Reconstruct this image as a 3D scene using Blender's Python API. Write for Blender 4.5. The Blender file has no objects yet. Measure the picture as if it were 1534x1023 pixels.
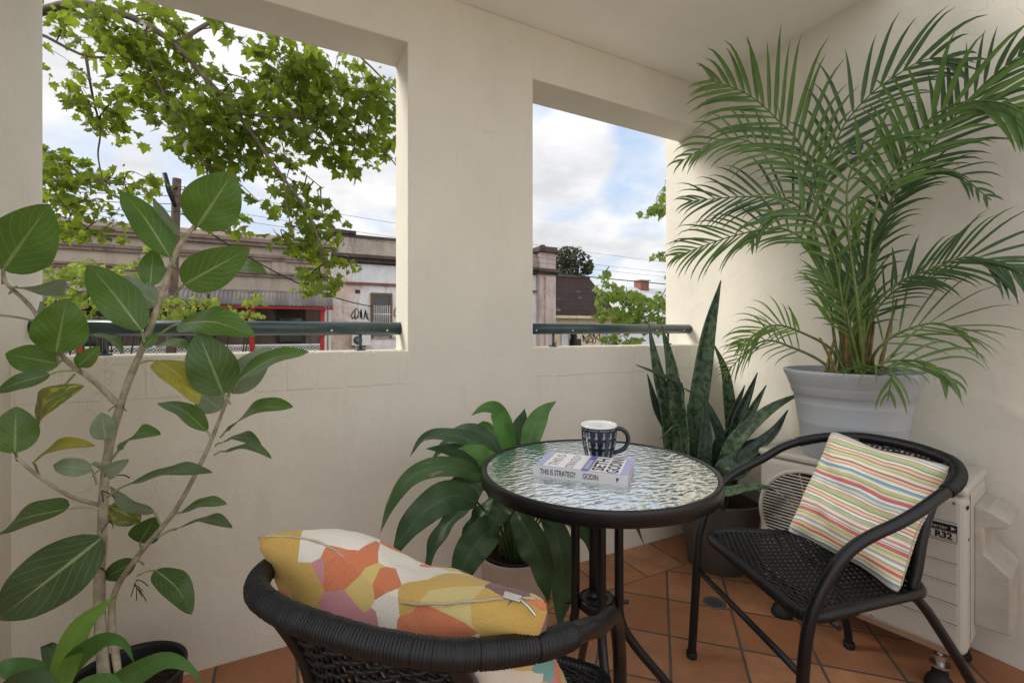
import bpy, bmesh, math, random
from mathutils import Vector, Matrix, noise as mnoise
V = Vector
rnd = random.Random(7)
sc = bpy.context.scene
COL = sc.collection
PI = math.pi
R = math.radians

# ------------------------------------------------------------------ camera
YAW = R(27.4); F = 685.0; HZ = 495.0; CZ = 1.1
FW = V((math.sin(YAW), math.cos(YAW), 0)); RT = V((math.cos(YAW), -math.sin(YAW), 0))
CAM = V((0, 0, CZ))
cd = bpy.data.cameras.new('camera'); co = bpy.data.objects.new('camera', cd); COL.objects.link(co)
co.location = CAM; co.rotation_euler = (PI/2, 0, -YAW)
cd.sensor_width = 36; cd.lens = F/1534*36; cd.shift_y = -(511.5-HZ)/1534
cd.clip_start = .02; cd.clip_end = 1500
sc.camera = co

def P(px, py, t):
    """a point of the place at forward distance t metres along the sight line"""
    return CAM + RT*((px-767)/F*t) + FW*t + V((0, 0, (HZ-py)/F*t))
def at_y(px, py, y):
    d = RT*((px-767)/F) + FW
    return P(px, py, y/d.y)

# ------------------------------------------------------------------ material helpers
def node(nt, typ, ins=None, **props):
    n = nt.nodes.new(typ)
    for k, v in props.items(): setattr(n, k, v)
    for k, v in (ins or {}).items():
        s = n.inputs[k]
        if isinstance(v, bpy.types.NodeSocket): nt.links.new(v, s)
        else: s.default_value = v
    return n
def mth(nt, op, a, b=None, c=None, clamp=False):
    n = nt.nodes.new('ShaderNodeMath'); n.operation = op; n.use_clamp = clamp
    for i, v in enumerate((a, b, c)):
        if v is None: continue
        if isinstance(v, bpy.types.NodeSocket): nt.links.new(v, n.inputs[i])
        else: n.inputs[i].default_value = v
    return n.outputs[0]
def c4(c): return (c[0], c[1], c[2], 1)
def mixc(nt, f, a, b, blend='MIX'):
    n = nt.nodes.new('ShaderNodeMix'); n.data_type = 'RGBA'; n.blend_type = blend
    for i, v in ((0, f), (6, a), (7, b)):
        if isinstance(v, bpy.types.NodeSocket): nt.links.new(v, n.inputs[i])
        elif i == 0: n.inputs[0].default_value = v
        else: n.inputs[i].default_value = c4(v)
    return n.outputs[2]
def ramp(nt, fac, stops, interp='LINEAR'):
    n = nt.nodes.new('ShaderNodeValToRGB'); cr = n.color_ramp; cr.interpolation = interp
    while len(cr.elements) < len(stops): cr.elements.new(.5)
    for e, (p, c) in zip(cr.elements, stops):
        e.position = p
        e.color = c4(c) if not isinstance(c, (int, float)) else (c, c, c, 1)
    nt.links.new(fac, n.inputs[0]); return n.outputs[0]
def noisef(nt, vec, scale, detail=4, rough=.55, dist=0):
    n = node(nt, 'ShaderNodeTexNoise', {'Scale': scale, 'Detail': detail, 'Roughness': rough, 'Distortion': dist})
    if vec is not None: nt.links.new(vec, n.inputs['Vector'])
    return n.outputs['Fac']
def mapped(nt, vec, scale=(1, 1, 1), rot=(0, 0, 0), loc=(0, 0, 0)):
    n = node(nt, 'ShaderNodeMapping', {'Scale': scale, 'Rotation': rot, 'Location': loc}); nt.links.new(vec, n.inputs['Vector'])
    return n.outputs[0]
def objc(nt): return nt.nodes.new('ShaderNodeTexCoord').outputs['Object']
def geop(nt): return nt.nodes.new('ShaderNodeNewGeometry').outputs['Position']
def uvc(nt): return nt.nodes.new('ShaderNodeTexCoord').outputs['UV']
def sep(nt, v):
    n = nt.nodes.new('ShaderNodeSeparateXYZ'); nt.links.new(v, n.inputs[0]); return n.outputs
MATS = {}
def newmat(name, rough=.6, spec=.5, metal=0):
    m = bpy.data.materials.new(name); m.use_nodes = True; nt = m.node_tree
    b = nt.nodes['Principled BSDF']
    b.inputs['Roughness'].default_value = rough; b.inputs['Metallic'].default_value = metal
    b.inputs['Specular IOR Level'].default_value = spec
    MATS[name] = m
    return m, nt, b
def bump(nt, b, h, strength=.3, dist=.01):
    n = node(nt, 'ShaderNodeBump', {'Strength': strength, 'Distance': dist, 'Height': h}); nt.links.new(n.outputs[0], b.inputs['Normal'])
def simple(name, col, rough=.6, spec=.5, metal=0, var=.15, scale=6, bmp=0, bscale=80, coat=0):
    """plain coloured surface with a little procedural unevenness"""
    m, nt, b = newmat(name, rough, spec, metal)
    p = geop(nt)
    f = noisef(nt, p, scale, 5)
    hi = [min(1, c*(1+var)) for c in col]; lo = [c*(1-var) for c in col]
    nt.links.new(mixc(nt, ramp(nt, f, [(.3, 0.), (.7, 1.)]), lo, hi), b.inputs['Base Color'])
    rr = mth(nt, 'ADD', rough-.06, mth(nt, 'MULTIPLY', noisef(nt, p, scale*4, 3), .12), clamp=True)
    nt.links.new(rr, b.inputs['Roughness'])
    if bmp: bump(nt, b, noisef(nt, p, bscale, 3), bmp, .004)
    if coat: b.inputs['Coat Weight'].default_value = coat
    return m
def leafmat(name, col, col2, vein, nveins=7, veinw=.03, rough=.45, trans=.25, skew=.9, blotch=None, veinstr=.8, midw=.035, spec=.45):
    """leaf with a pale midrib and side veins laid out on the blade's own uv"""
    m, nt, b = newmat(name, rough, spec)
    u, v, _ = sep(nt, uvc(nt))
    v = mth(nt, 'ADD', v, mth(nt, 'MULTIPLY', mth(nt, 'SUBTRACT', noisef(nt, geop(nt), 16, 2), .5), .07))
    au = mth(nt, 'ABSOLUTE', mth(nt, 'SUBTRACT', u, .5))
    mid = mth(nt, 'LESS_THAN', au, mth(nt, 'MULTIPLY', midw, mth(nt, 'SUBTRACT', 1.1, v)))
    ph = mth(nt, 'FRACT', mth(nt, 'MULTIPLY', mth(nt, 'SUBTRACT', v, mth(nt, 'MULTIPLY', au, skew)), nveins))
    lat = mth(nt, 'LESS_THAN', mth(nt, 'ABSOLUTE', mth(nt, 'SUBTRACT', ph, .5)), veinw*nveins*.12)
    lat = mth(nt, 'MULTIPLY', lat, mth(nt, 'LESS_THAN', au, .44))
    ve = mth(nt, 'MULTIPLY', mth(nt, 'MAXIMUM', mid, mth(nt, 'MULTIPLY', lat, .6)), veinstr)
    p = geop(nt)
    base = mixc(nt, ramp(nt, noisef(nt, p, 14, 4), [(.35, 0.), (.65, 1.)]), col, col2)
    base = mixc(nt, ramp(nt, noisef(nt, p, 140, 2), [(.3, 0.), (.8, .35)]), base, [c*.6 for c in col])
    if blotch:
        bl = ramp(nt, noisef(nt, mapped(nt, uvc(nt), (2.2, 2.2, 1), loc=(blotch[2], 0, 0)), 1.6, 4), [(blotch[1], 0.), (blotch[1]+.06, 1.)])
        base = mixc(nt, bl, base, blotch[0])
    nz_ = noisef(nt, p, 22, 4, .7)
    ed = mth(nt, 'MULTIPLY', mth(nt, 'GREATER_THAN', mth(nt, 'ADD', au, mth(nt, 'MULTIPLY', nz_, .11)), .548), .7)
    ed = mth(nt, 'MAXIMUM', ed, mth(nt, 'MULTIPLY', mth(nt, 'GREATER_THAN', mth(nt, 'ADD', v, mth(nt, 'MULTIPLY', nz_, .22)), 1.08), .75))
    base = mixc(nt, ed, base, (.17, .115, .035))
    base = mixc(nt, ramp(nt, noisef(nt, p, 75, 4, .7), [(.66, 0.), (.74, .45)]), base, (.20, .19, .09))
    base = mixc(nt, mth(nt, 'MULTIPLY', ramp(nt, noisef(nt, p, 6, 5), [(.4, 0.), (.75, 1.)]), .07), base, (.30, .32, .24))
    ve = mth(nt, 'MULTIPLY', ve, ramp(nt, noisef(nt, p, 9, 3), [(.25, .35), (.7, 1.)]))
    col_ = mixc(nt, ve, base, vein)
    nt.links.new(col_, b.inputs['Base Color'])
    hgt = mth(nt, 'MAXIMUM', mid, mth(nt, 'MULTIPLY', lat, .7))
    hgt = mth(nt, 'ADD', hgt, mth(nt, 'MULTIPLY', noisef(nt, p, 60, 2), .6))
    bump(nt, b, hgt, .4, .003)
    if trans:
        tr = node(nt, 'ShaderNodeBsdfTranslucent'); nt.links.new(mixc(nt, .5, col_, [min(1, c*2.2) for c in col2]), tr.inputs[0])
        mx = node(nt, 'ShaderNodeMixShader', {'Fac': trans}); nt.links.new(b.outputs[0], mx.inputs[1]); nt.links.new(tr.outputs[0], mx.inputs[2])
        nt.links.new(mx.outputs[0], nt.nodes['Material Output'].inputs[0])
    return m

# ------------------------------------------------------------------ mesh helpers
def cr(pts, n=8):
    """Catmull-Rom through the points"""
    pts = [V(p) for p in pts]
    if len(pts) < 3:
        return [pts[0].lerp(pts[-1], i/n) for i in range(n+1)]
    q = [pts[0]*2-pts[1]] + pts + [pts[-1]*2-pts[-2]]
    out = []
    for i in range(1, len(q)-2):
        a, b, c, d = q[i-1], q[i], q[i+1], q[i+2]
        for k in range(n):
            t = k/n
            out.append(.5*((2*b)+(c-a)*t+(2*a-5*b+4*c-d)*t*t+(3*b-a-3*c+d)*t**3))
    out.append(pts[-1].copy()); return out
def resample(pts, n):
    d = [0]
    for a, b in zip(pts, pts[1:]): d.append(d[-1]+(b-a).length)
    out = []; j = 0
    for i in range(n+1):
        s = d[-1]*i/n
        while j < len(d)-2 and d[j+1] < s: j += 1
        seg = d[j+1]-d[j]
        out.append(pts[j].lerp(pts[j+1], 0 if seg < 1e-9 else (s-d[j])/seg))
    return out
class MB:
    def __init__(s): s.v = []; s.f = []; s.uv = []; s.mi = []; s.sm = []; s.cur = 0
    def face(s, idx, uv=None, smooth=True):
        s.f.append(tuple(idx)); s.uv.append(uv); s.mi.append(s.cur); s.sm.append(smooth)
    def box(s, x0, x1, y0, y1, z0, z1, M=None):
        o = len(s.v)
        for x in (x0, x1):
            for y in (y0, y1):
                for z in (z0, z1):
                    p = V((x, y, z)); s.v.append(M @ p if M else p)
        for q in ((0,1,3,2),(4,6,7,5),(0,4,5,1),(2,3,7,6),(0,2,6,4),(1,5,7,3)): s.face([o+i for i in q], smooth=False)
    def tube(s, pts, rad, n=8, cap=True, closed=False):
        pts = [V(p) for p in pts]
        N = len(pts); o = len(s.v)
        if not hasattr(rad, '__len__'): rad = [rad]*N
        T0 = (pts[1]-pts[0]).normalized()
        up = V((0, 0, 1)) if abs(T0.z) < .9 else V((1, 0, 0))
        nx = T0.cross(up).normalized()
        for i in range(N):
            if closed: T = (pts[(i+1) % N]-pts[i-1]).normalized()
            else: T = (pts[min(i+1, N-1)]-pts[max(i-1, 0)]).normalized()
            nx = (nx - T*nx.dot(T))
            nx = nx.normalized() if nx.length > 1e-6 else T.orthogonal().normalized()
            ny = T.cross(nx)
            for k in range(n):
                a = 2*PI*k/n
                s.v.append(pts[i]+nx*(math.cos(a)*rad[i])+ny*(math.sin(a)*rad[i]))
        M_ = N if closed else N-1
        for i in range(M_):
            i2 = (i+1) % N
            for k in range(n):
                s.face((o+i*n+k, o+i*n+(k+1) % n, o+i2*n+(k+1) % n, o+i2*n+k))
        if cap and not closed:
            s.face([o+k for k in range(n)][::-1], smooth=False); s.face([o+(N-1)*n+k for k in range(n)], smooth=False)
    def lathe(s, prof, c=(0, 0, 0), n=40, smooth=True):
        o = len(s.v); c = V(c)
        for r, z in prof:
            for k in range(n):
                a = 2*PI*k/n; s.v.append(c+V((r*math.cos(a), r*math.sin(a), z)))
        for i in range(len(prof)-1):
            for k in range(n):
                s.face((o+i*n+k, o+i*n+(k+1) % n, o+(i+1)*n+(k+1) % n, o+(i+1)*n+k), smooth=smooth)
    def disc(s, c, r, n=40, up=True):
        o = len(s.v); c = V(c)
        for k in range(n):
            a = 2*PI*k/n; s.v.append(c+V((r*math.cos(a), r*math.sin(a), 0)))
        q = list(range(o, o+n)); s.face(q if up else q[::-1], smooth=False)
    def prism(s, poly, a, b, axis='y'):
        """poly: 2d points (counter-clockwise) swept along an axis from a to b"""
        o = len(s.v); n = len(poly)
        for q in (a, b):
            for x, y in poly:
                s.v.append(V((x, q, y)) if axis == 'y' else V((x, y, q)) if axis == 'z' else V((q, x, y)))
        s.face(list(range(o, o+n)), smooth=False); s.face(list(range(o+n, o+2*n))[::-1], smooth=False)
        for i in range(n): s.face((o+i, o+n+i, o+n+(i+1) % n, o+(i+1) % n), smooth=False)
    def blade(s, pts, wf, N, cup=.2, nu=4, wave=0, wk=9, twist=0, ph=0):
        """leaf blade along pts; wf(v) half width; N normal hint or list"""
        o = len(s.v); n = len(pts)-1
        for i, p in enumerate(pts):
            v = i/n
            T = (pts[min(i+1, n)]-pts[max(i-1, 0)]).normalized()
            Nn = N[i] if isinstance(N, list) else N
            S = T.cross(Nn)
            S = S.normalized() if S.length > 1e-5 else T.orthogonal().normalized()
            if twist: S = Matrix.Rotation(twist*v, 3, T) @ S
            K = S.cross(T)
            w = wf(v)
            for j in range(nu+1):
                u = j/nu*2-1
                q = p+S*(u*w)+K*(cup*w*abs(u)**1.5)
                if wave: q = q+K*(wave*w*abs(u)*math.sin(wk*v*PI+ph+(1.3 if u > 0 else 0)))
                s.v.append(q)
        for i in range(n):
            for j in range(nu):
                a = o+i*(nu+1)+j
                uv = ((j/nu, i/n), ((j+1)/nu, i/n), ((j+1)/nu, (i+1)/n), (j/nu, (i+1)/n))
                s.face((a, a+1, a+nu+2, a+nu+1), uv)
    def build(s, name, mats, parent=None, base=None, bevel=0, bseg=2):
        me = bpy.data.meshes.new(name)
        if not isinstance(mats, (list, tuple)): mats = [mats]
        off = V(base) if base is not None else V((0, 0, 0))
        me.from_pydata([tuple(p-off) for p in s.v], [], s.f)
        for m in mats: me.materials.append(MATS[m] if isinstance(m, str) else m)
        me.polygons.foreach_set('material_index', s.mi)
        me.polygons.foreach_set('use_smooth', s.sm)
        if any(s.uv):
            L = me.uv_layers.new(name='UVMap'); buf = []
            for f, u in zip(s.f, s.uv):
                for k in range(len(f)): buf += list(u[k]) if u else [0, 0]
            L.data.foreach_set('uv', buf)
        me.update()
        ob = bpy.data.objects.new(name, me); COL.objects.link(ob)
        if bevel:
            md = ob.modifiers.new('bevel', 'BEVEL'); md.width = bevel; md.segments = bseg; md.limit_method = 'ANGLE'; md.angle_limit = R(40)
            md.harden_normals = False
        if parent is not None: ob.parent = parent
        elif base is not None: ob.location = off
        return ob
def tag(o, label=None, cat=None, group=None, kind=None):
    if label: o['label'] = label
    if cat: o['category'] = cat
    if group: o['group'] = group
    if kind: o['kind'] = kind
    return o
def thing(name, loc, label, cat, rz=0, group=None):
    o = bpy.data.objects.new(name, None); COL.objects.link(o); o.location = loc; o.rotation_euler = (0, 0, rz)
    o.empty_display_size = .1
    return tag(o, label, cat, group)
def text_into(mb, s, M, size, sx=1.0, depth=0, bold=0, align='CENTER'):
    """lettering as flat mesh faces, placed by matrix M"""
    c = bpy.data.curves.new('lettering', 'FONT'); c.body = s; c.size = size; c.align_x = align; c.align_y = 'CENTER'
    c.offset = bold; c.extrude = depth; c.resolution_u = 3
    o = bpy.data.objects.new('lettering', c); COL.objects.link(o)
    dg = bpy.context.evaluated_depsgraph_get(); dg.update()
    me = bpy.data.meshes.new_from_object(o.evaluated_get(dg))
    off = len(mb.v)
    for v in me.vertices: mb.v.append(M @ V((v.co.x*sx, v.co.y, v.co.z)))
    for p in me.polygons: mb.face([off+i for i in p.vertices], smooth=False)
    bpy.data.objects.remove(o); bpy.data.curves.remove(c); bpy.data.meshes.remove(me)

# ================================================================== materials
def wall_mat(name, col, stain=.5):
    m, nt, b = newmat(name, .72, .3)
    p = geop(nt)
    big = noisef(nt, mapped(nt, p, (1, 1, .7)), 2.2, 5, .6)
    col1 = mixc(nt, ramp(nt, big, [(.3, 0.), (.72, 1.)]), [c*.91 for c in col], [min(1, c*1.03) for c in col])
    st = noisef(nt, mapped(nt, p, (5, 5, .9)), 2.0, 6, .7)
    col1 = mixc(nt, ramp(nt, st, [(.56, 0.), (.8, .3*stain)]), col1, (.42, .38, .31))
    sp = noisef(nt, p, 55, 2)
    col1 = mixc(nt, ramp(nt, sp, [(.72, 0.), (.78, .35*stain)]), col1, (.35, .31, .26))
    nt.links.new(col1, b.inputs['Base Color'])
    vo = node(nt, 'ShaderNodeTexVoronoi', {'Scale': 1.7}, feature='DISTANCE_TO_EDGE')
    wp = node(nt, 'ShaderNodeTexNoise', {'Scale': 3.0, 'Detail': 6.0}); nt.links.new(p, wp.inputs['Vector'])
    vm = node(nt, 'ShaderNodeVectorMath', {0: p, 1: wp.outputs['Color']}, operation='ADD'); nt.links.new(vm.outputs[0], vo.inputs['Vector'])
    ck = mth(nt, 'MULTIPLY', ramp(nt, vo.outputs['Distance'], [(0, 1.), (.006, 0.)]), ramp(nt, noisef(nt, p, 1.1, 3), [(.52, 0.), (.6, stain)]))
    col1 = mixc(nt, mth(nt, 'MULTIPLY', ck, .28), col1, (.30, .26, .21))
    sc_ = ramp(nt, noisef(nt, mapped(nt, p, (2, 2, 9), rot=(.2, .3, 0)), 3.5, 6, .75), [(.66, 0.), (.72, .5*stain)])
    col1 = mixc(nt, mth(nt, 'MULTIPLY', sc_, .45), col1, (.38, .34, .28))
    px_, py_, pz_ = sep(nt, p)
    drip = ramp(nt, noisef(nt, mapped(nt, p, (16, 16, .5)), 1.0, 4, .6), [(.56, 0.), (.68, 1.)])
    fade = mth(nt, 'MULTIPLY', ramp(nt, mth(nt, 'DIVIDE', pz_, 2.), [(.30, 0.), (.44, 1.)]), mth(nt, 'LESS_THAN', pz_, .888))
    col1 = mixc(nt, mth(nt, 'MULTIPLY', mth(nt, 'MULTIPLY', drip, fade), .16*stain), col1, (.30, .27, .22))
    nt.links.new(col1, b.inputs['Base Color'])
    h = mth(nt, 'ADD', mth(nt, 'MULTIPLY', noisef(nt, p, 7, 5), 1.3), mth(nt, 'MULTIPLY', noisef(nt, p, 130, 4, .7), .22))
    h = mth(nt, 'SUBTRACT', h, mth(nt, 'MULTIPLY', ck, .3))
    bump(nt, b, h, .42, .014)
    return m
wall_mat('cream_render', (.785, .742, .645), .6)
wall_mat('ceiling_paint', (.93, .92, .88), .1)
def floor_mat():
    m, nt, b = newmat('terracotta_tiles', .5, .4)
    p = geop(nt); x, y, z = sep(nt, p)
    def grid(u, v, g):
        fu = mth(nt, 'FRACT', u); fv = mth(nt, 'FRACT', v)
        du = mth(nt, 'MINIMUM', fu, mth(nt, 'SUBTRACT', 1., fu)); dv = mth(nt, 'MINIMUM', fv, mth(nt, 'SUBTRACT', 1., fv))
        d = mth(nt, 'MINIMUM', du, dv)
        cmb = node(nt, 'ShaderNodeCombineXYZ', {0: mth(nt, 'FLOOR', u), 1: mth(nt, 'FLOOR', v), 2: g})
        wn = node(nt, 'ShaderNodeTexWhiteNoise', {'Vector': cmb.outputs[0]})
        return d, wn.outputs['Value']
    wob = mth(nt, 'MULTIPLY', mth(nt, 'SUBTRACT', noisef(nt, p, 18, 3), .5), .012)
    u1 = mth(nt, 'ADD', mth(nt, 'DIVIDE', mth(nt, 'SUBTRACT', mth(nt, 'SUBTRACT', x, y), .06), .333), wob)
    v1 = mth(nt, 'ADD', mth(nt, 'DIVIDE', mth(nt, 'SUBTRACT', mth(nt, 'ADD', x, y), 2.80), .333), wob)
    u2 = mth(nt, 'ADD', mth(nt, 'DIVIDE', mth(nt, 'SUBTRACT', x, 1.48), .236), wob)
    v2 = mth(nt, 'ADD', mth(nt, 'DIVIDE', mth(nt, 'SUBTRACT', y, 1.533), .27), wob)
    d1, r1 = grid(u1, v1, 0.); d2, r2 = grid(u2, v2, 5.)
    reg = mth(nt, 'GREATER_THAN', y, 1.533)
    def mixf(a, b_): return mth(nt, 'ADD', mth(nt, 'MULTIPLY', a, mth(nt, 'SUBTRACT', 1., reg)), mth(nt, 'MULTIPLY', b_, reg))
    d = mixf(d1, d2); r = mixf(r1, r2)
    gr = ramp(nt, d, [(.014, 1.), (.024, 0.)])
    tile = mixc(nt, r, (.34, .142, .066), (.58, .285, .145))
    tile = mixc(nt, ramp(nt, noisef(nt, p, 7, 6, .65), [(.35, 0.), (.7, .75)]), tile, (.28, .115, .052))
    tile = mixc(nt, ramp(nt, noisef(nt, p, 45, 4), [(.6, 0.), (.75, .4)]), tile, (.55, .28, .15))
    dirt = ramp(nt, noisef(nt, p, 3.3, 6, .7), [(.48, 0.), (.72, .6)])
    tile = mixc(nt, dirt, tile, (.22, .12, .07))
    col = mixc(nt, gr, tile, (.10, .085, .07))
    nt.links.new(col, b.inputs['Base Color'])
    nt.links.new(mth(nt, 'ADD', .42, mth(nt, 'MULTIPLY', noisef(nt, p, 12, 4), .3)), b.inputs['Roughness'])
    h = mth(nt, 'SUBTRACT', mth(nt, 'MULTIPLY', noisef(nt, p, 22, 3), .3), gr)
    bump(nt, b, h, .5, .004)
floor_mat()
simple('black_metal', (.006, .0065, .008), .34, .42, 0, .2, 20)
simple('black_wicker', (.006, .0065, .008), .40, .38, 0, .3, 40)
simple('teal_rail', (.030, .060, .064), .36, .5, 0, .3, 9, coat=.2)
simple('white_plastic', (.49, .465, .415), .5, .4, 0, .06, 5)
simple('white_plastic_dirty', (.42, .385, .33), .55, .4, 0, .15, 9)
simple('dark_void', (.012, .012, .012), .8, .2)
simple('black_ink', (.01, .01, .011), .5, .3)
simple('brown_ink', (.16, .035, .03), .5, .3)
simple('grey_ink', (.14, .14, .15), .5, .3)
simple('black_rubber', (.012, .012, .012), .6, .3)
simple('steel', (.55, .54, .52), .32, .5, 1, .1)
simple('grey_pot', (.38, .405, .43), .5, .4, 0, .07, 4)
simple('charcoal_pot', (.095, .088, .085), .6, .35, 0, .15, 5, .15, 60)
simple('beige_pot', (.52, .43, .37), .55, .35, 0, .08, 4)
simple('black_pot', (.012, .012, .013), .45, .4)
simple('soil', (.028, .018, .012), .95, .1, 0, .5, 60, 1, 70)
simple('fig_bark', (.42, .37, .28), .8, .2, 0, .35, 40, .5, 90)
simple('fig_shoot', (.30, .34, .17), .6, .3, 0, .25, 40)
simple('lily_stalk', (.06, .13, .035), .5, .4)
simple('palm_stem', (.11, .15, .035), .5, .4, 0, .4, 30)
simple('palm_sheath', (.19, .135, .045), .7, .3, 0, .45, 35, .4, 60)
simple('dead_sheath', (.06, .03, .02), .9, .1, 0, .5, 30)
simple('glazed_white', (.78, .77, .74), .12, .5)
simple('navy_glaze', (.014, .017, .032), .15, .5)
simple('mug_motif', (.30, .32, .36), .3, .4)
simple('paper', (.74, .70, .62), .8, .2, 0, .05)
simple('book_lilac', (.44, .44, .68), .4, .4, 0, .05)
simple('book_violet', (.15, .15, .42), .4, .4, 0, .05)
simple('book_white', (.82, .81, .82), .4, .4, 0, .03)
simple('blue_glass', (.012, .025, .2), .08, .6)
simple('ornament_white', (.75, .78, .82), .15, .5)
simple('plane_bark', (.15, .115, .085), .85, .2, 0, .45, 9, .6, 25)
simple('twig_bark', (.055, .04, .03), .85, .2, 0, .4, 9)
simple('pole_timber', (.14, .095, .075), .9, .1, 0, .4, 6, .5, 20)
simple('cable_black', (.02, .02, .022), .6, .3)
simple('cable_green', (.03, .07, .06), .6, .3)
simple('red_paint', (.42, .018, .016), .45, .4, 0, .15)
simple('iron_white', (.78, .76, .72), .5, .4, 0, .1)
simple('window_glass', (.02, .022, .024), .08, .6)
simple('door_timber', (.035, .026, .022), .5, .4)
simple('timber_frame', (.16, .10, .06), .6, .3)
simple('asphalt', (.05, .05, .052), .9, .2, 0, .3, 3, .5, 40)
simple('concrete', (.33, .31, .28), .85, .2, 0, .2, 2)
simple('rear_bounce_pale', (.78, .76, .70), .8, .2, 0, .12, 2)
simple('earth', (.13, .12, .09), .95, .1, 0, .3, .3)
simple('roof_slate', (.055, .032, .03), .85, .2, 0, .4, 2)
simple('galv_roof', (.58, .59, .60), .5, .4, 0, .12, 1.5)
simple('brick_red', (.25, .105, .08), .85, .2, 0, .3, 12)
simple('sign_white', (.62, .66, .72), .5, .3, 0, .2, 8)
def awning_mat():
    m, nt, b = newmat('awning_steel', .55, .4)
    p = geop(nt); x, y, z = sep(nt, p)
    s = mth(nt, 'FRACT', mth(nt, 'DIVIDE', x, .62))
    alt = mixc(nt, mth(nt, 'GREATER_THAN', s, .5), (.16, .14, .135), (.21, .185, .175))
    nt.links.new(mixc(nt, ramp(nt, noisef(nt, p, 1.6, 5), [(.4, 0.), (.7, .6)]), alt, (.085, .06, .055)), b.inputs['Base Color'])
awning_mat()
def stucco(name, a, bcol, ccol, sc1=.9, th=.5):
    m, nt, b = newmat(name, .9, .15)
    p = geop(nt)
    f = noisef(nt, p, sc1, 8, .68); g = noisef(nt, mapped(nt, p, (3, 3, .5), loc=(3, 1, 0)), 1.1, 6, .65)
    col = mixc(nt, ramp(nt, f, [(th-.05, 0.), (th+.08, 1.)]), a, bcol)
    col = mixc(nt, ramp(nt, g, [(.52, 0.), (.7, .8)]), col, ccol)
    col = mixc(nt, ramp(nt, noisef(nt, p, 9, 5, .7), [(.55, 0.), (.75, .35)]), col, [c*.5 for c in ccol])
    nt.links.new(col, b.inputs['Base Color'])
    bump(nt, b, noisef(nt, p, 14, 5), .4, .03)
stucco('taupe_render', (.52, .43, .35), (.46, .375, .305), (.36, .29, .235), .6)
stucco('taupe_trim', (.32, .245, .20), (.26, .19, .155), (.12, .09, .08), .8)
stucco('peeling_stucco', (.82, .79, .78), (.68, .49, .40), (.50, .37, .31), .75, .49)
stucco('pale_stucco', (.82, .81, .83), (.70, .68, .69), (.6, .56, .54), .6, .55)
stucco('weathered_parapet', (.54, .46, .39), (.42, .35, .29), (.13, .10, .09), 1.2)
stucco('pink_pier', (.60, .48, .44), (.50, .38, .34), (.30, .25, .24), 1.6)
stucco('cream_wall_far', (.74, .61, .43), (.66, .52, .36), (.45, .34, .24), .8)
stucco('dark_cornice', (.13, .095, .085), (.10, .075, .07), (.04, .035, .035), 1.5)
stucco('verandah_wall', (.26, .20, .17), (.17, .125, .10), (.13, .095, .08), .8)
def slate_mat():
    m, nt, b = newmat('old_slate', .85, .25)
    p = geop(nt)
    br = node(nt, 'ShaderNodeTexBrick', {'Scale': 1.0, 'Color1': (.05, .03, .028, 1), 'Color2': (.035, .022, .022, 1), 'Mortar': (.02, .014, .014, 1), 'Mortar Size': .012, 'Brick Width': .35, 'Row Height': .22})
    x, y, z = sep(nt, p)
    cb = node(nt, 'ShaderNodeCombineXYZ', {0: x, 1: z}); nt.links.new(cb.outputs[0], br.inputs['Vector'])
    pat = ramp(nt, noisef(nt, mapped(nt, p, (.8, 1, 3)), 1.4, 6, .75), [(.62, 0.), (.68, .7)])
    nt.links.new(mixc(nt, pat, br.outputs[0], (.36, .33, .33)), b.inputs['Base Color'])
slate_mat()
def glass_mat():
    m, nt, b = newmat('rippled_glass', .15, .4)
    b.inputs['Base Color'].default_value = (.11, .21, .21, 1)
    b.inputs['Transmission Weight'].default_value = .72
    b.inputs['IOR'].default_value = 1.33
    p = geop(nt)
    q = mapped(nt, p, (1.0, 1.9, 1), rot=(0, 0, R(27)))
    v = node(nt, 'ShaderNodeTexVoronoi', {'Scale': 40., 'Randomness': .9}, feature='SMOOTH_F1'); nt.links.new(q, v.inputs['Vector'])
    h = mth(nt, 'ADD', v.outputs['Distance'], mth(nt, 'MULTIPLY', noisef(nt, q, 60, 2), .5))
    bump(nt, b, h, .30, .011)
glass_mat()
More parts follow.
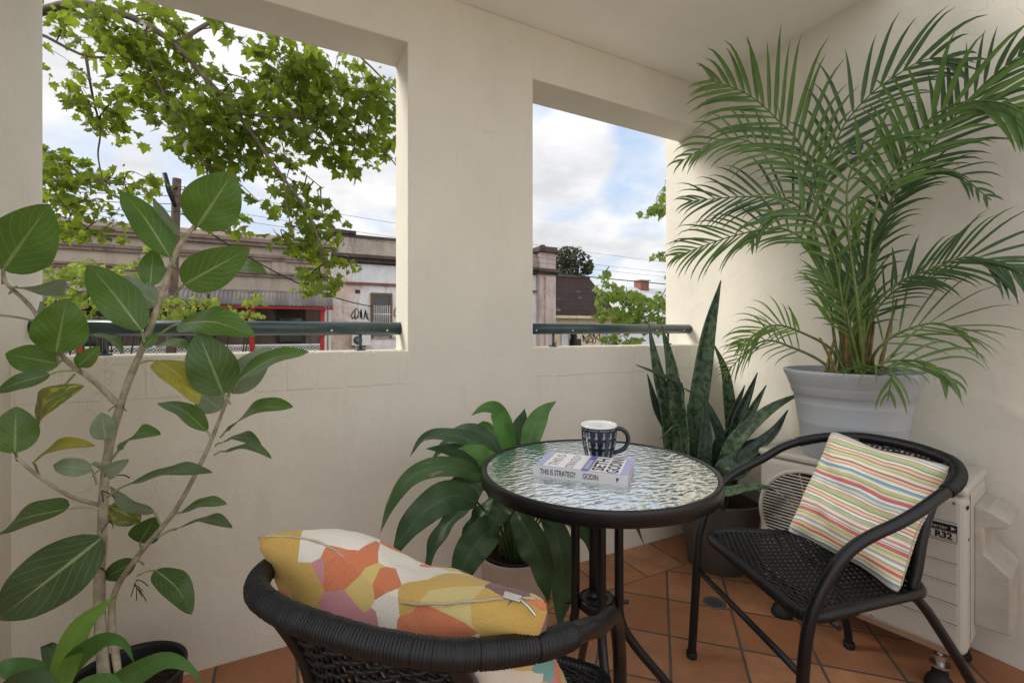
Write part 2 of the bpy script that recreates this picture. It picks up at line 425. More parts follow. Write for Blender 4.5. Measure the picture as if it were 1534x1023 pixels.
def stripes_mat():
    m, nt, b = newmat('striped_cotton', .85, .15)
    x, y, z = sep(nt, objc(nt))
    wob = mth(nt, 'MULTIPLY', mth(nt, 'SUBTRACT', noisef(nt, mapped(nt, objc(nt), (9, 9, 9)), 1, 2), .5), .010)
    wob = mth(nt, 'ADD', wob, mth(nt, 'MULTIPLY', mth(nt, 'SUBTRACT', noisef(nt, objc(nt), 5.5, 1), .5), .035))
    t = mth(nt, 'DIVIDE', mth(nt, 'ADD', y, wob), .29)
    pal = dict(w=(.78, .76, .70), c=(.70, .62, .46), r=(.52, .07, .09), p=(.62, .25, .30), g=(.42, .52, .20), b=(.20, .40, .55), t=(.04, .20, .22), o=(.60, .25, .09), y=(.62, .46, .13), v=(.42, .28, .48), k=(.03, .05, .10), l=(.55, .64, .36))
    seq = ('w2b1k.3w1g1c1r1.4c.6y1t.5w1.6b.8o.7c1g1.2k.3l1r2.2w.5t.5c1.5k.3p1w1.2y1b.7g1k.3w1.4r.6c1o.8w1t.5g1.3y.7v.6w1k.3c1.2b1.2w1r1.6p.5c1k.3g1.1y.6w1b1t.5w1.5o.6c1r.9w1.2g1l1')
    import re
    toks = [(a, float(n)) for a, n in re.findall(r'([a-z])([\d.]+)', seq)]
    half = [toks[:len(toks)//2], toks[len(toks)//2:]]
    outs = []
    for h in half:
        tot = sum(n for _, n in h); acc = 0; st = []
        for a, n in h[:31]: st.append((acc/tot, pal[a])); acc += n
        outs.append(st)
    t2 = mth(nt, 'FRACT', mth(nt, 'MULTIPLY', t, 2.0))
    colA = ramp(nt, t2, outs[0], 'CONSTANT'); colB = ramp(nt, t2, outs[1], 'CONSTANT')
    col = mixc(nt, mth(nt, 'GREATER_THAN', t, .5), colA, colB)
    w = noisef(nt, mapped(nt, objc(nt), (300, 900, 300)), 1, 2)
    col = mixc(nt, mth(nt, 'MULTIPLY', w, .25), col, (.75, .72, .64))
    nt.links.new(col, b.inputs['Base Color']); bump(nt, b, w, .25, .001)
    b.inputs['Sheen Weight'].default_value = .15
stripes_mat()
def patch_mat():
    m, nt, b = newmat('patchwork_cotton', .88, .15)
    o = objc(nt)
    vo = node(nt, 'ShaderNodeTexVoronoi', {'Scale': 17.5, 'Randomness': 1.0}, feature='F1', distance='EUCLIDEAN', voronoi_dimensions='3D')
    nt.links.new(mapped(nt, o, (1, 1.15, 1.0), loc=(.2, 1.1, .9)), vo.inputs['Vector'])
    r, g, bl = sep(nt, vo.outputs['Color'])
    W = (.70, .655, .57)
    col = ramp(nt, r, [(0, W), (.14, (.52, .31, .035)), (.27, (.54, .12, .025)), (.42, (.54, .43, .14)), (.53, (.09, .33, .33)), (.62, (.48, .18, .21)), (.69, W), (.77, (.14, .025, .05)), (.85, W), (.865, (.30, .11, .19)), (.895, (.55, .40, .10)), (.95, (.58, .15, .04))], 'CONSTANT')
    wv = noisef(nt, mapped(nt, o, (500, 500, 500)), 1, 2)
    col = mixc(nt, mth(nt, 'MULTIPLY', wv, .22), col, (.74, .70, .60))
    nt.links.new(col, b.inputs['Base Color']); bump(nt, b, mth(nt, 'ADD', wv, mth(nt, 'MULTIPLY', noisef(nt, o, 30, 3), 3)), .3, .003)
    b.inputs['Sheen Weight'].default_value = .15
patch_mat()
simple('cushion_lining', (.44, .37, .26), .85, .2)
G = dict
leafmat('fig_leaf', (.068, .150, .020), (.095, .195, .030), (.42, .50, .20), 7, .04, .34, .32)
leafmat('fig_leaf_dark', (.046, .105, .018), (.066, .140, .026), (.32, .40, .18), 7, .04, .42, .22)
leafmat('fig_leaf_pale', (.20, .27, .17), (.26, .33, .21), (.42, .48, .33), 8, .03, .65, .15)
leafmat('fig_leaf_yellow', (.26, .27, .02), (.40, .34, .03), (.50, .46, .12), 8, .03, .5, .25, blotch=((.24, .10, .03), .60, 1.3))
leafmat('fig_leaf_fading', (.07, .13, .02), (.20, .22, .03), (.42, .44, .15), 8, .03, .5, .2, blotch=((.40, .33, .05), .52, .4))
leafmat('fig_leaf_worn', (.050, .098, .034), (.068, .125, .042), (.42, .46, .24), 7, .035, .45, .12, blotch=((.45, .36, .20), .67, 2.1))
leafmat('lily_leaf', (.022, .060, .020), (.040, .094, .032), (.12, .21, .10), 13, .16, .40, .16, 1.6, veinstr=.7, spec=.4)
leafmat('lily_leaf_bright', (.055, .150, .030), (.085, .21, .045), (.14, .28, .08), 15, .10, .38, .25, 1.6, veinstr=.6)
leafmat('lily_leaf_light', (.15, .30, .05), (.20, .36, .07), (.27, .42, .12), 14, .08, .4, .35, 1.6, veinstr=.6)
leafmat('lily_leaf_torn', (.045, .11, .03), (.07, .15, .045), (.13, .22, .09), 15, .10, .4, .2, 1.6, blotch=((.38, .24, .12), .60, .9), veinstr=.6)
leafmat('palm_leaf', (.070, .150, .030), (.12, .22, .048), (.18, .27, .07), 1, 0, .38, .25, midw=.05, veinstr=.6)
leafmat('palm_leaf_dark', (.036, .085, .028), (.060, .125, .038), (.11, .18, .06), 1, 0, .36, .15, midw=.05, veinstr=.6)
leafmat('palm_leaf_bright', (.12, .23, .025), (.17, .29, .04), (.25, .35, .08), 1, 0, .42, .4, midw=.05, veinstr=.6)
def snake_mat(name, dark, light, edge):
    m, nt, b = newmat(name, .4, .45)
    u, v, _ = sep(nt, uvc(nt)); p = geop(nt)
    cb = node(nt, 'ShaderNodeCombineXYZ', {0: mth(nt, 'MULTIPLY', u, 2.2), 1: mth(nt, 'MULTIPLY', v, 26), 2: mth(nt, 'MULTIPLY', noisef(nt, p, 3, 1), 6)})
    f = noisef(nt, cb.outputs[0], 1.0, 4, .6, .6)
    col = mixc(nt, ramp(nt, f, [(.44, 0.), (.55, 1.)]), dark, light)
    nt.links.new(col, b.inputs['Base Color'])
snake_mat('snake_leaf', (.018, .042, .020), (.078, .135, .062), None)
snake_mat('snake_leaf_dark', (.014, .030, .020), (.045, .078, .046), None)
def tree_leaf(name, a, bcol, trans):
    m, nt, b = newmat(name, .5, .35)
    p = geop(nt)
    col = mixc(nt, ramp(nt, noisef(nt, p, 9, 4), [(.38, 0.), (.62, 1.)]), a, bcol)
    nt.links.new(col, b.inputs['Base Color'])
    tr = node(nt, 'ShaderNodeBsdfTranslucent'); nt.links.new(mixc(nt, .6, col, [min(1, c*2.4) for c in bcol]), tr.inputs[0])
    mx = node(nt, 'ShaderNodeMixShader', {'Fac': trans}); nt.links.new(b.outputs[0], mx.inputs[1]); nt.links.new(tr.outputs[0], mx.inputs[2])
    nt.links.new(mx.outputs[0], nt.nodes['Material Output'].inputs[0])
tree_leaf('plane_leaf', (.045, .085, .006), (.165, .215, .016), .55)
tree_leaf('plane_leaf_young', (.16, .22, .025), (.24, .30, .04), .4)
tree_leaf('plane_leaf_right', (.075, .13, .015), (.19, .26, .04), .45)
tree_leaf('far_leaf', (.035, .045, .016), (.06, .07, .028), .2)

# ================================================================== balcony shell
XL, XR, YB, YO = -.655, 2.15, 1.78, 1.98
SILL, HEAD, CEIL = 1.02, 2.23, 2.46
PX0, PX1 = .462, 1.03
GROUND = -3.3
# back wall with the two openings
def back_wall():
    t = thing('balcony_wall', ((XL+XR)/2, YB, 0), 'cream rendered parapet wall with a broad pillar between two big square openings', 'wall')
    mb = MB()
    xs = [XL, PX0, PX1, XR]; zs = [-.25, SILL, HEAD, CEIL+.2]
    hole = lambda i, k: k == 1 and i in (0, 2)
    idx = {}
    def vid(x, y, z):
        q = (x, y, z)
        if q not in idx: idx[q] = len(mb.v); mb.v.append(V(q))
        return idx[q]
    for i in range(3):
        for k in range(3):
            if hole(i, k): continue
            x0, x1, z0, z1 = xs[i], xs[i+1], zs[k], zs[k+1]
            mb.face([vid(x0, YB, z0), vid(x1, YB, z0), vid(x1, YB, z1), vid(x0, YB, z1)], smooth=False)
            mb.face([vid(x0, YO, z0), vid(x0, YO, z1), vid(x1, YO, z1), vid(x1, YO, z0)], smooth=False)
    for i in (0, 2):
        x0, x1 = xs[i], xs[i+1]
        mb.face([vid(x0, YB, SILL), vid(x0, YO, SILL), vid(x1, YO, SILL), vid(x1, YB, SILL)][::-1], smooth=False)
        mb.face([vid(x0, YB, HEAD), vid(x1, YB, HEAD), vid(x1, YO, HEAD), vid(x0, YO, HEAD)][::-1], smooth=False)
    mb.face([vid(PX0, YB, SILL), vid(PX0, YB, HEAD), vid(PX0, YO, HEAD), vid(PX0, YO, SILL)], smooth=False)
    mb.face([vid(PX1, YB, SILL), vid(PX1, YO, SILL), vid(PX1, YO, HEAD), vid(PX1, YB, HEAD)], smooth=False)
    w = mb.build('render', 'cream_render', t, t.location)
    bm = bmesh.new(); bm.from_mesh(w.data); bmesh.ops.recalc_face_normals(bm, faces=bm.faces); 
    bm.to_mesh(w.data); bm.free()
    md = w.modifiers.new('bevel', 'BEVEL'); md.width = .006; md.segments = 2; md.limit_method = 'ANGLE'
    # painted soldier-course bricks along each sill
    for (a, b, wbr) in ((XL, PX0, .098), (PX1, XR, .098)):
        mb = MB(); x = a+.004
        while x < b-.01:
            x1 = min(x+wbr-rnd.uniform(.003, .006), b-.004)
            dy = rnd.uniform(.001, .003); 
            mb.box(x, x1, YB-dy, YB+.05, SILL-.132+rnd.uniform(-.002, .002), SILL+.0035-rnd.uniform(0, .002))
            x += wbr
        mb.build('brick_sill', 'cream_render', t, t.location, bevel=.005)
back_wall()
mb = MB(); mb.box(XR, XR+.22, -1.6, 2.08, -.25, CEIL+.2)
tag(mb.build('balcony_wall', 'cream_render', None, (XR, 1, 0), bevel=.006), 'tall cream side wall with soft palm shadows behind the palm and air conditioner', 'wall')
mb = MB(); mb.box(XL-.22, XL, .55, YO, -.25, CEIL+.2)
tag(mb.build('balcony_wall', 'cream_render', None, (XL, 1, 0), bevel=.006), 'narrow strip of bright cream side wall at the frame edge behind the rubber fig', 'wall')
mb = MB(); mb.box(XL-.22, XR, .88, YB-.002, CEIL, CEIL+.18)
tag(mb.build('ceiling', 'ceiling_paint', None, (.7, .6, CEIL)), kind='structure')
mb = MB(); mb.box(XL, XR-.002, -1.6, YB-.002, -.22, 0)
tag(mb.build('floor', 'terracotta_tiles', None, (.7, .6, 0)), kind='structure')
mb = MB(); mb.box(-6, 6, -9, -1.62, -.3, -.03); mb.box(-6, 6, -1.9, -1.7, -.029, .7)  # unseen slab and low wall added behind the camera to bounce and block light
tag(mb.build('rear_light_helper', 'rear_bounce_pale', None, (0, -5, -.03)), kind='structure')
# skirting gap shadow line is the floor joint; handrails
def rail(x0, x1, posts, label):
    t = thing('handrail', ((x0+x1)/2, 1.9, 1.108), label, 'handrail', group='dark teal handrails over the parapet')
    mb = MB(); mb.tube([(x0, 1.9, 1.108), (x1, 1.9, 1.108)], .0262, 24); mb.build('tube', 'teal_rail', t, t.location)
    for x in posts:
        mb = MB(); mb.tube([(x, 1.9, SILL-.0), (x, 1.9, 1.085)], .0062, 10)
        mb.lathe([(.0001, .006), (.018, .006), (.02, .002), (.02, 0)], (x, 1.9, SILL+.001), 16)
        mb.build('post', 'teal_rail', t, t.location)
    mb = MB()
    for x in posts:
        for dx in (-.11, .1):
            mb.lathe([(.0001, .002), (.004, .0015), (.005, 0)], (0, 0, 0), 10)
            for q in mb.v[-30:]:
                q.xyz = V((x+dx+q.x, 1.9-.0262-q.z+.0005, 1.100+q.y))
    mb.build('screw', 'steel', t, t.location)
rail(XL, PX0+.002, (-.484, .303), 'long dark teal handrail across the wider opening behind the fig leaves')
rail(PX1-.002, XR, (1.213, 1.984), 'short dark teal handrail across the narrow opening next to the snake plant')

# floor drain
t = thing('floor_drain', (1.575, 1.264, 0), 'small round dark metal drain grate set in the terracotta tiles', 'drain')
mb = MB(); mb.lathe([(.030, .002), (.032, .0045), (.042, .004), (.044, .0005)], t.location, 28); mb.build('rim', 'charcoal_pot', t, t.location)
mb = MB(); mb.disc(V(t.location)+V((0, 0, .0012)), .031, 28)
mb.build('well', 'dark_void', t, t.location)
mb = MB()
for k in range(-3, 4):
    L = math.sqrt(.03**2-(k*.008)**2); mb.box(1.575-L, 1.575+L, 1.264+k*.008-.002, 1.264+k*.008+.002, .0018, .004)
mb.build('grate', 'charcoal_pot', t, t.location)

# ornament on the wall
t = thing('wall_ornament', (XR, 1.031, 1.859), 'small round blue and white glass eye charm hanging on the wall behind the palm', 'ornament')
def wall_disc(mb, r, d0, d1):
    o = len(mb.v); mb.lathe([(.0001, d1), (r*.7, d1), (r, d0+(d1-d0)*.5), (r, d0)], (0, 0, 0), 28)
    for q in mb.v[o:]: q.xyz = V((XR-q.z, 1.031+q.x, 1.859+q.y))
mb = MB(); wall_disc(mb, .026, 0, .010); mb.build('bead', 'blue_glass', t, t.location)
mb = MB(); wall_disc(mb, .016, .009, .0115)
for q in mb.v: q.z -= .006
mb.build('eye', 'ornament_white', t, t.location)
mb = MB(); mb.tube([(XR-.004, 1.031, 1.883), (XR-.003, 1.031, 1.93)], .0012, 6); mb.build('cord', 'cable_black', t, t.location)

# ================================================================== bistro table
TX, TY, TZ, TR = .754, .967, .74, .305
t = thing('bistro_table', (TX, TY, 0), 'round black metal bistro table with a rippled glass top', 'table')
mb = MB(); mb.lathe([(TR-.014, TZ-.004), (TR-.013, TZ+.001), (TR-.006, TZ+.003), (TR-.001, TZ+.001), (TR, TZ-.004), (TR, TZ-.030), (TR-.003, TZ-.032), (TR-.012, TZ-.032), (TR-.014, TZ-.028), (TR-.014, TZ-.004)], (TX, TY, 0), 96)
mb.build('rim', 'black_metal', t, t.location)
mb = MB(); mb.lathe([(.0001, TZ-.001), (TR-.0145, TZ-.001), (TR-.0145, TZ-.006), (.0001, TZ-.006)], (TX, TY, 0), 96, smooth=False)
mb.build('glass_top', 'rippled_glass', t, t.location)
for k, a in enumerate((0, 90, 180, 270)):
    d = RT*math.cos(R(a)) + FW*math.sin(R(a)); c = V((TX, TY, 0))
    e = V((0, 0, 1))
    pts = cr([c+d*.13+e*.712, c+d*.10+e*.705, c+d*.064+e*.685, c+d*.058+e*.62, c+d*.058+e*.42, c+d*.062+e*.34, c+d*.10+e*.27, c+d*.20+e*.15, c+d*.285+e*.02, c+d*.292], 6)
    mb = MB(); mb.tube(pts, .0118, 14); lg = mb.build('leg', 'black_metal', t, t.location)
    mb = MB(); mb.tube([c+d*.046+e*.385, c+d*.083+e*.385], .005, 8); mb.build('bolt', 'black_metal', lg)
    lg.children[0].location = -V(t.location)
mb = MB(); mb.lathe([(.018, .372), (.018, .398), (.046, .398), (.048, .395), (.048, .374), (.046, .372), (.018, .372)], (TX, TY, 0), 40)
mb.build('collar_ring', 'black_metal', t, t.location)
mb = MB()
for k in range(2):
    d = (RT if k == 0 else FW)*(TR-.016); mb.tube([V((TX, TY, TZ-.03))-d, V((TX, TY, TZ-.03))+d], .008, 8)
mb.build('crossbar', 'black_metal', t, t.location)

# mug
mx, my = .822, 1.046; mz = TZ-.001
t = thing('mug', (mx, my, mz), 'navy mug with rows of small grey cats and a white inside on the glass table', 'mug')
H = .095; R0, R1 = .037, .0505
prof = []
for i in range(13):
    s = i/12; prof.append((R0+(R1-R0)*(1-(1-s)**2.2), s*H))
mb = MB(); mb.lathe([(.0001, .003), (R0-.006, .003), (R0-.003, 0)]+prof[:-1]+[(R1, H-.006)], t.location, 56); mb.build('body', 'navy_glaze', t, t.location)
mb = MB(); mb.lathe([(R1, H-.006), (R1+.0002, H-.001), (R1-.0015, H), (R1-.0035, H-.002)]+[(r-.0042, max(z, .006)) for r, z in prof[::-1][1:]]+[(.0001, .006)], t.location, 56); mb.build('lining', 'glazed_white', t, t.location)
hd = RT*.97+FW*-.1
c = V((mx, my, mz))
pts = cr([c+hd*.044+V((0, 0, .079)), c+hd*.062+V((0, 0, .082)), c+hd*.080+V((0, 0, .068)), c+hd*.083+V((0, 0, .045)), c+hd*.070+V((0, 0, .024)), c+hd*.040+V((0, 0, .012))], 7)
mb = MB(); mb.tube(pts, [.0062]*len(pts), 12); mb.build('handle', 'navy_glaze', t, t.location)
def rprof(z):
    s = z/H; return R0+(R1-R0)*(1-(1-s)**2.2)
cat = [(-.30, 0), (.30, 0), (.36, .22), (.22, .45), (.13, .58), (.22, .72), (.20, .86), (.17, 1.0), (.05, .90), (-.05, .90), (-.17, 1.0), (-.20, .86), (-.22, .72), (-.13, .58), (-.24, .45), (-.36, .2)]
tail = [(-.30, .02), (-.62, .05), (-.66, .18), (-.55, .14), (-.34, .12)]
mb = MB()
a0 = math.atan2(RT.y, RT.x)
for row, z0 in enumerate((.008, .034, .060)):
    n = 15
    for k in range(n):
        a = a0+.2+(k+.5*0)*2*PI/n
        if abs((a-a0+PI) % (2*PI)-PI) < .16: continue
        for shp in (cat, tail):
            o = len(mb.v)
            for x, y in shp:
                z = z0+y*.019; r = rprof(z)+.0004
                aa = a+x*.0105/r
                mb.v.append(c+V((r*math.cos(aa), r*math.sin(aa), z)))
            mb.face(list(range(o, len(mb.v))), smooth=False)
for k in range(70):
    a = 2*PI*k/70
    if k % 7 == 3: continue
    o = len(mb.v)
    for da, z in ((-.025, H-.0125), (.025, H-.0125), (.025, H-.0098), (-.025, H-.0098)):
        r = rprof(z)+.0004; mb.v.append(c+V((r*math.cos(a+da), r*math.sin(a+da), z)))
    mb.face(list(range(o, o+4)), smooth=False)
mb.build('cat_motif', 'mug_motif', t, t.location)

# book (spine faces the camera)
s0 = V((.5725, .989, 0)); s1 = V((.7247, .815, 0))
bx = (s1-s0).normalized()           # from head to foot along the spine
by = V((-bx.y, bx.x, 0))            # from spine to fore edge
if by.dot(FW) < 0: by = -by
BL, BW, BT = .231, .140, .0245
t = thing('paperback_book', (s0.x, s0.y, TZ-.001), 'lilac and white paperback book lying flat beside the mug', 'book')
Mb = Matrix(((by.x, -bx.x, 0, 0), (by.y, -bx.y, 0, 0), (0, 0, 1, 0), (0, 0, 0, 1)))   # local x: spine->fore edge, local y: towards head
mb = MB(); mb.box(.002, BW-.002, -BL+.002, -.002, .0012, BT-.0012, Mb); mb.build('pages', 'paper', t)
mb = MB(); mb.box(0, BW, -BL, 0, 0, .001, Mb); mb.box(0, BW, -BL, 0, BT-.001, BT, Mb); mb.build('cover', 'book_lilac', t)
mb = MB(); mb.box(-.0012, .0, -BL, 0, 0, BT, Mb); mb.build('spine', 'book_white', t)
def sheet(mb, x0, x1, y0, y1, z):
    o = len(mb.v)
    for x, y in ((x0, y0), (x1, y0), (x1, y1), (x0, y1)): mb.v.append(Mb @ V((x, y, z)))
    mb.face([o, o+1, o+2, o+3], smooth=False)
mb = MB(); sheet(mb, .008, BW-.006, -.117, -.022, BT+.0003); sheet(mb, .008, BW-.006, -.212, -.140, BT+.0003)
mb.build('cover_panel', 'book_white', t)
mb = MB(); sheet(mb, .0, BW, -.136, -.120, BT+.0003); mb.build('cover_band', 'book_violet', t)
mb = MB(); sheet(mb, .02, .10, -.133, -.123, BT+.0005); mb.build('band_label', 'book_lilac', t)
def T(x, y, z): return Mb @ Matrix.Translation((x, y, z))
mb = MB(); text_into(mb, 'SETH', T(BW/2+.001, -.158, BT+.0006), .041, 1.18, bold=.0008); mb.build('title_lettering', 'black_ink', t)
mb = MB(); text_into(mb, 'GODIN', T(BW/2+.001, -.193, BT+.0006), .041, .92, bold=.0008); mb.build('title_lettering', 'black_ink', t)
mb = MB(); text_into(mb, 'THIS IS', T(BW/2, -.045, BT+.0006), .034, .98, bold=0); text_into(mb, 'STRATEGY', T(BW/2, -.088, BT+.0006), .030, .80, bold=0); mb.build('title_lettering', 'grey_ink', t)
Ms = Matrix(((-bx.x*-1, 0, -by.x, 0), (-bx.y*-1, 0, -by.y, 0), (0, 1, 0, 0), (0, 0, 0, 1)))
def Tsp(x, z): return Matrix.Translation(bx*x - by*.0016 + V((0, 0, z))) @ Ms
mb = MB(); text_into(mb, 'THIS IS STRATEGY', Tsp(.063, BT*.5), .0185, .60, bold=.0003); mb.build('spine_lettering', 'black_ink', t)
mb = MB(); text_into(mb, 'GODIN', Tsp(.144, BT*.5), .0185, .62, bold=.0003); mb.build('spine_lettering', 'brown_ink', t)
mb = MB(); text_into(mb, 'P', Tsp(.207, BT*.5), .012, 1, bold=.0006); mb.build('publisher_mark', 'black_ink', t)

# ================================================================== chairs
def make_chair():
    t = thing('bistro_chair', (0, 0, 0), 'x', 'chair')
    def mir(p): return V((-p[0], p[1], p[2]))
    side = [(.242, .279, 0), (.242, .266, .203), (.246, .250, .407), (.250, .203, .524), (.253, .135, .600), (.257, .012, .656), (.253, -.074, .700), (.223, -.168, .730), (.155, -.240, .748), (.075, -.267, .754)]
    loop = side + [(0, -.273, .756)] + [mir(p) for p in side[::-1]]
    path = cr(loop, 8)
    mb = MB(); mb.tube(path, .0135, 16); fr = mb.build('arm_frame', 'black_metal', t)
    # wrapped part of the back rail
    rail_ = [p for p in path if p.z > .712 and p.y < -.085]
    n = 620; rp = resample(rail_, n)
    rr = []
    ph = 0
    rs = random.Random(3)
    for i in range(n+1):
        g = abs(math.sin(i*PI/4.0))
        rr.append(.0148+.0015*g+.0007*rs.random()+(-.0016 if i % 68 in (0, 1, 2) else 0))
    mb = MB(); mb.tube(rp, rr, 14); mb.build('wicker_wrap', 'black_wicker', t)
    # rear legs and back uprights
    ups = []
    for s in (1, -1):
        pts = cr([(s*.142, -.243, .750), (s*.146, -.212, .700), (s*.153, -.158, .60), (s*.161, -.124, .48), (s*.162, -.112, .425), (s*.174, -.150, .365), (s*.204, -.225, .22), (s*.225, -.278, .07), (s*.228, -.288, 0)], 6)
        mb = MB(); mb.tube(pts, .0122, 14); mb.build('rear_leg', 'black_metal', t)
    for x, y in ((.242, .279), (-.242, .279), (.228, -.288), (-.228, -.288)):
        mb = MB(); mb.lathe([(.0001, 0), (.0165, 0), (.0172, .004), (.0172, .018), (.015, .021)], (x, y, 0), 18); mb.build('foot_cap', 'black_rubber', t)
    mb = MB(); mb.tube([(.244, .259, .295), (-.244, .259, .295)], .009, 12)
    mb.build('front_stretcher', 'black_metal', t)
    mb = MB(); mb.tube([(.245, .17, .405), (-.245, .17, .405)], .007, 10); mb.tube([(.172, -.108, .408), (-.172, -.108, .408)], .007, 10)
    mb.build('seat_support', 'black_metal', t)
    # seat frame, rounded trapezoid
    SZ = .425
    def seat_half(y):
        if y < -.108: return .172*math.sqrt(max(0, 1-((-.108-y)/.077)**2))
        w = .172+(.236-.172)*(y+.108)/.343
        e = .235-y
        if e < .055: w -= .055-math.sqrt(max(0, .055**2-(.055-e)**2))
        return w
    ys = [-.185+.42*(1-math.cos(PI*i/40))/2 for i in range(41)]
    def drop(y): return -.012*max(0, (y-.16)/.075)**2
    ring = [V((seat_half(y), y, SZ+drop(y))) for y in ys]+[V((-seat_half(y), y, SZ+drop(y))) for y in ys[::-1]]
    ring = resample(ring+[ring[0]], 130)[:-1]
    mb = MB(); mb.tube(ring, .0125, 12, closed=True)
    mb.build('seat_frame', 'black_metal', t)
    wr = resample(ring+[ring[0]], 560)[:-1]
    wr = [p for p in wr if p.y > .10]
    # order wrap along the front edge
    wr.sort(key=lambda p: math.atan2(p.y-.0, p.x))
    mb = MB(); mb.tube(wr, [.0138+.0018*abs(math.sin(i*PI/3)) for i in range(len(wr))], 10); mb.build('seat_wrap', 'black_wicker', t)
    mb = MB()
    y = -.178; k = 0
    while y < .232:
        w = seat_half(y)-.004
        pts = []
        for i in range(41):
            x = -w+2*w*i/40
            sag = -.012*(1-(x/w)**2)*(1-((y-.02)/.23)**2)
            pts.append((x, y, SZ+.004+drop(y)+sag+.0022*math.sin(x*PI/.021+(PI if k % 2 else 0))))
        mb.tube(pts, .0033, 5, cap=False); y += .0082; k += 1
    for i in range(-11, 12):
        x = i*.021
        pts = []
        for j in range(41):
            yy = -.175+.40*j/40
            if abs(x) > seat_half(yy)-.006: continue
            w = seat_half(yy)
            sag = -.012*(1-(x/w)**2)*(1-((yy-.02)/.23)**2)
            pts.append((x, yy, SZ+.003+drop(yy)+sag))
        if len(pts) > 2: mb.tube(pts, .0026, 5, cap=False)
    mb.build('woven_seat', 'black_wicker', t)
    # woven back
    top_ = resample([p for p in path if p.y < -.2 and abs(p.x) < .158], 60)
    if top_[0].x > 0: top_ = top_[::-1]
    mb = MB()
    def bp(u, s):
        """u -1..1 across, s 0..1 up"""
        k = (u+1)*30; i = min(59, int(k)); tp = top_[i].lerp(top_[i+1], k-i)
        b_ = V((.158*u, -.122-.050*(1-u*u), .435))
        q = b_.lerp(V((tp.x*.965, tp.y*.965, tp.z-.012)), s**2.3); q.z = b_.z+(tp.z-.012-b_.z)*s
        return q
    rows = 31
    for k in range(rows):
        s = .01+.98*k/(rows-1)
        pts = []
        for i in range(57):
            u = -1+2*i/56
            p = bp(u, min(.995, max(0, s+.010*math.sin(u*9+k*.9))))
            out = V((p.x*.8, p.y, 0)).normalized()
            pts.append(p+out*(.0048*math.sin(u*PI*9+(PI if k % 2 else 0))))
        mb.tube(resample(pts, 72), .0031, 5, cap=False)
    for i in range(-9, 10):
        u = i/9.5
        mb.tube([bp(u, s/14) for s in range(15)], .0032, 5, cap=False)
    mb.build('woven_back', 'black_wicker', t)
    return t
def copy_tree(o, parent=None):
    c = o.copy(); COL.objects.link(c)
    if parent is not None: c.parent = parent
    for ch in list(o.children): copy_tree(ch, c)
    return c
chA = make_chair()
chB = copy_tree(chA)
chA.location = (1.420, .764, 0); chA.rotation_euler = (0, 0, R(158.7-90))
chB.location = (.2624, .7408, 0); chB.rotation_euler = (0, 0, R(39.8-90))
for o, l in ((chA, 'black wicker bistro chair in front of the air conditioner holding the striped cushion'), (chB, 'black wicker bistro chair close up, seen from behind with the patchwork cushion')):
    tag(o, l, 'chair', 'black wicker bistro chairs')

# ================================================================== cushions
def edge_pt(u, v, W, H, seed):
    px = u*(1-.085*(1-v*v)*abs(u)**3)-.012*math.sin(v*5+seed)*abs(u)**3; py = v*(1-.085*(1-u*u)*abs(v)**3)-.014*math.sin(u*6+seed)*abs(v)**3; cc = max(0, abs(u*v)-.86)/.14
    return V((px*(1-.03*cc)*W/2, py*(1-.03*cc)*H/2, 0))
def cushion_mesh(mb, W, H, TH, seed=0, n=44, sag=0):
    """pillow in local x,y with thickness along z, edges pinched between pointed corners"""
    o = len(mb.v)
    def pt(u, v, side):
        px = u*(1-.085*(1-v*v)*abs(u)**3)-.012*math.sin(v*5+seed)*abs(u)**3; py = v*(1-.085*(1-u*u)*abs(v)**3)-.014*math.sin(u*6+seed)*abs(v)**3; cc = max(0, abs(u*v)-.86)/.14; px *= 1-.03*cc; py *= 1-.03*cc
        th = TH*((1-u**4)*(1-v**4))**.55*(.8+.2*(1-max(u*u, v*v)))
        nz = mnoise.noise(V((u*1.6+seed, v*1.6, side*3.1)))*.024 + mnoise.noise(V((u*4.5+seed, v*4.5, side*3.1)))*.009 + mnoise.noise(V((u*11+seed, v*7, side*3.1)))*.0025
        edge = ((1-u**4)*(1-v**4))
        # creases that run in from the corners
        wr = .006*math.sin(8*(abs(u)-abs(v))+seed)*max(abs(u), abs(v))**2*edge
        z = side*(th*.5)+(nz*edge)+wr*side
        x = px*W/2; y = py*H/2
        z += sag*(u*u)*.02
        return V((x, y, z))
    for side in (1, -1):
        b = len(mb.v)
        for j in range(n+1):
            for i in range(n+1):
                mb.v.append(pt(-1+2*i/n, -1+2*j/n, side))
        for j in range(n):
            for i in range(n):
                a = b+j*(n+1)+i; q = (a, a+1, a+n+2, a+n+1)
                mb.face(q if side > 0 else q[::-1])
def place(o, origin, ex, ey):
    ex = ex.normalized(); ez = ex.cross(ey).normalized(); ey = ez.cross(ex)
    M = Matrix((ex, ey, ez)).transposed().to_4x4(); M.translation = origin
    o.matrix_world = M
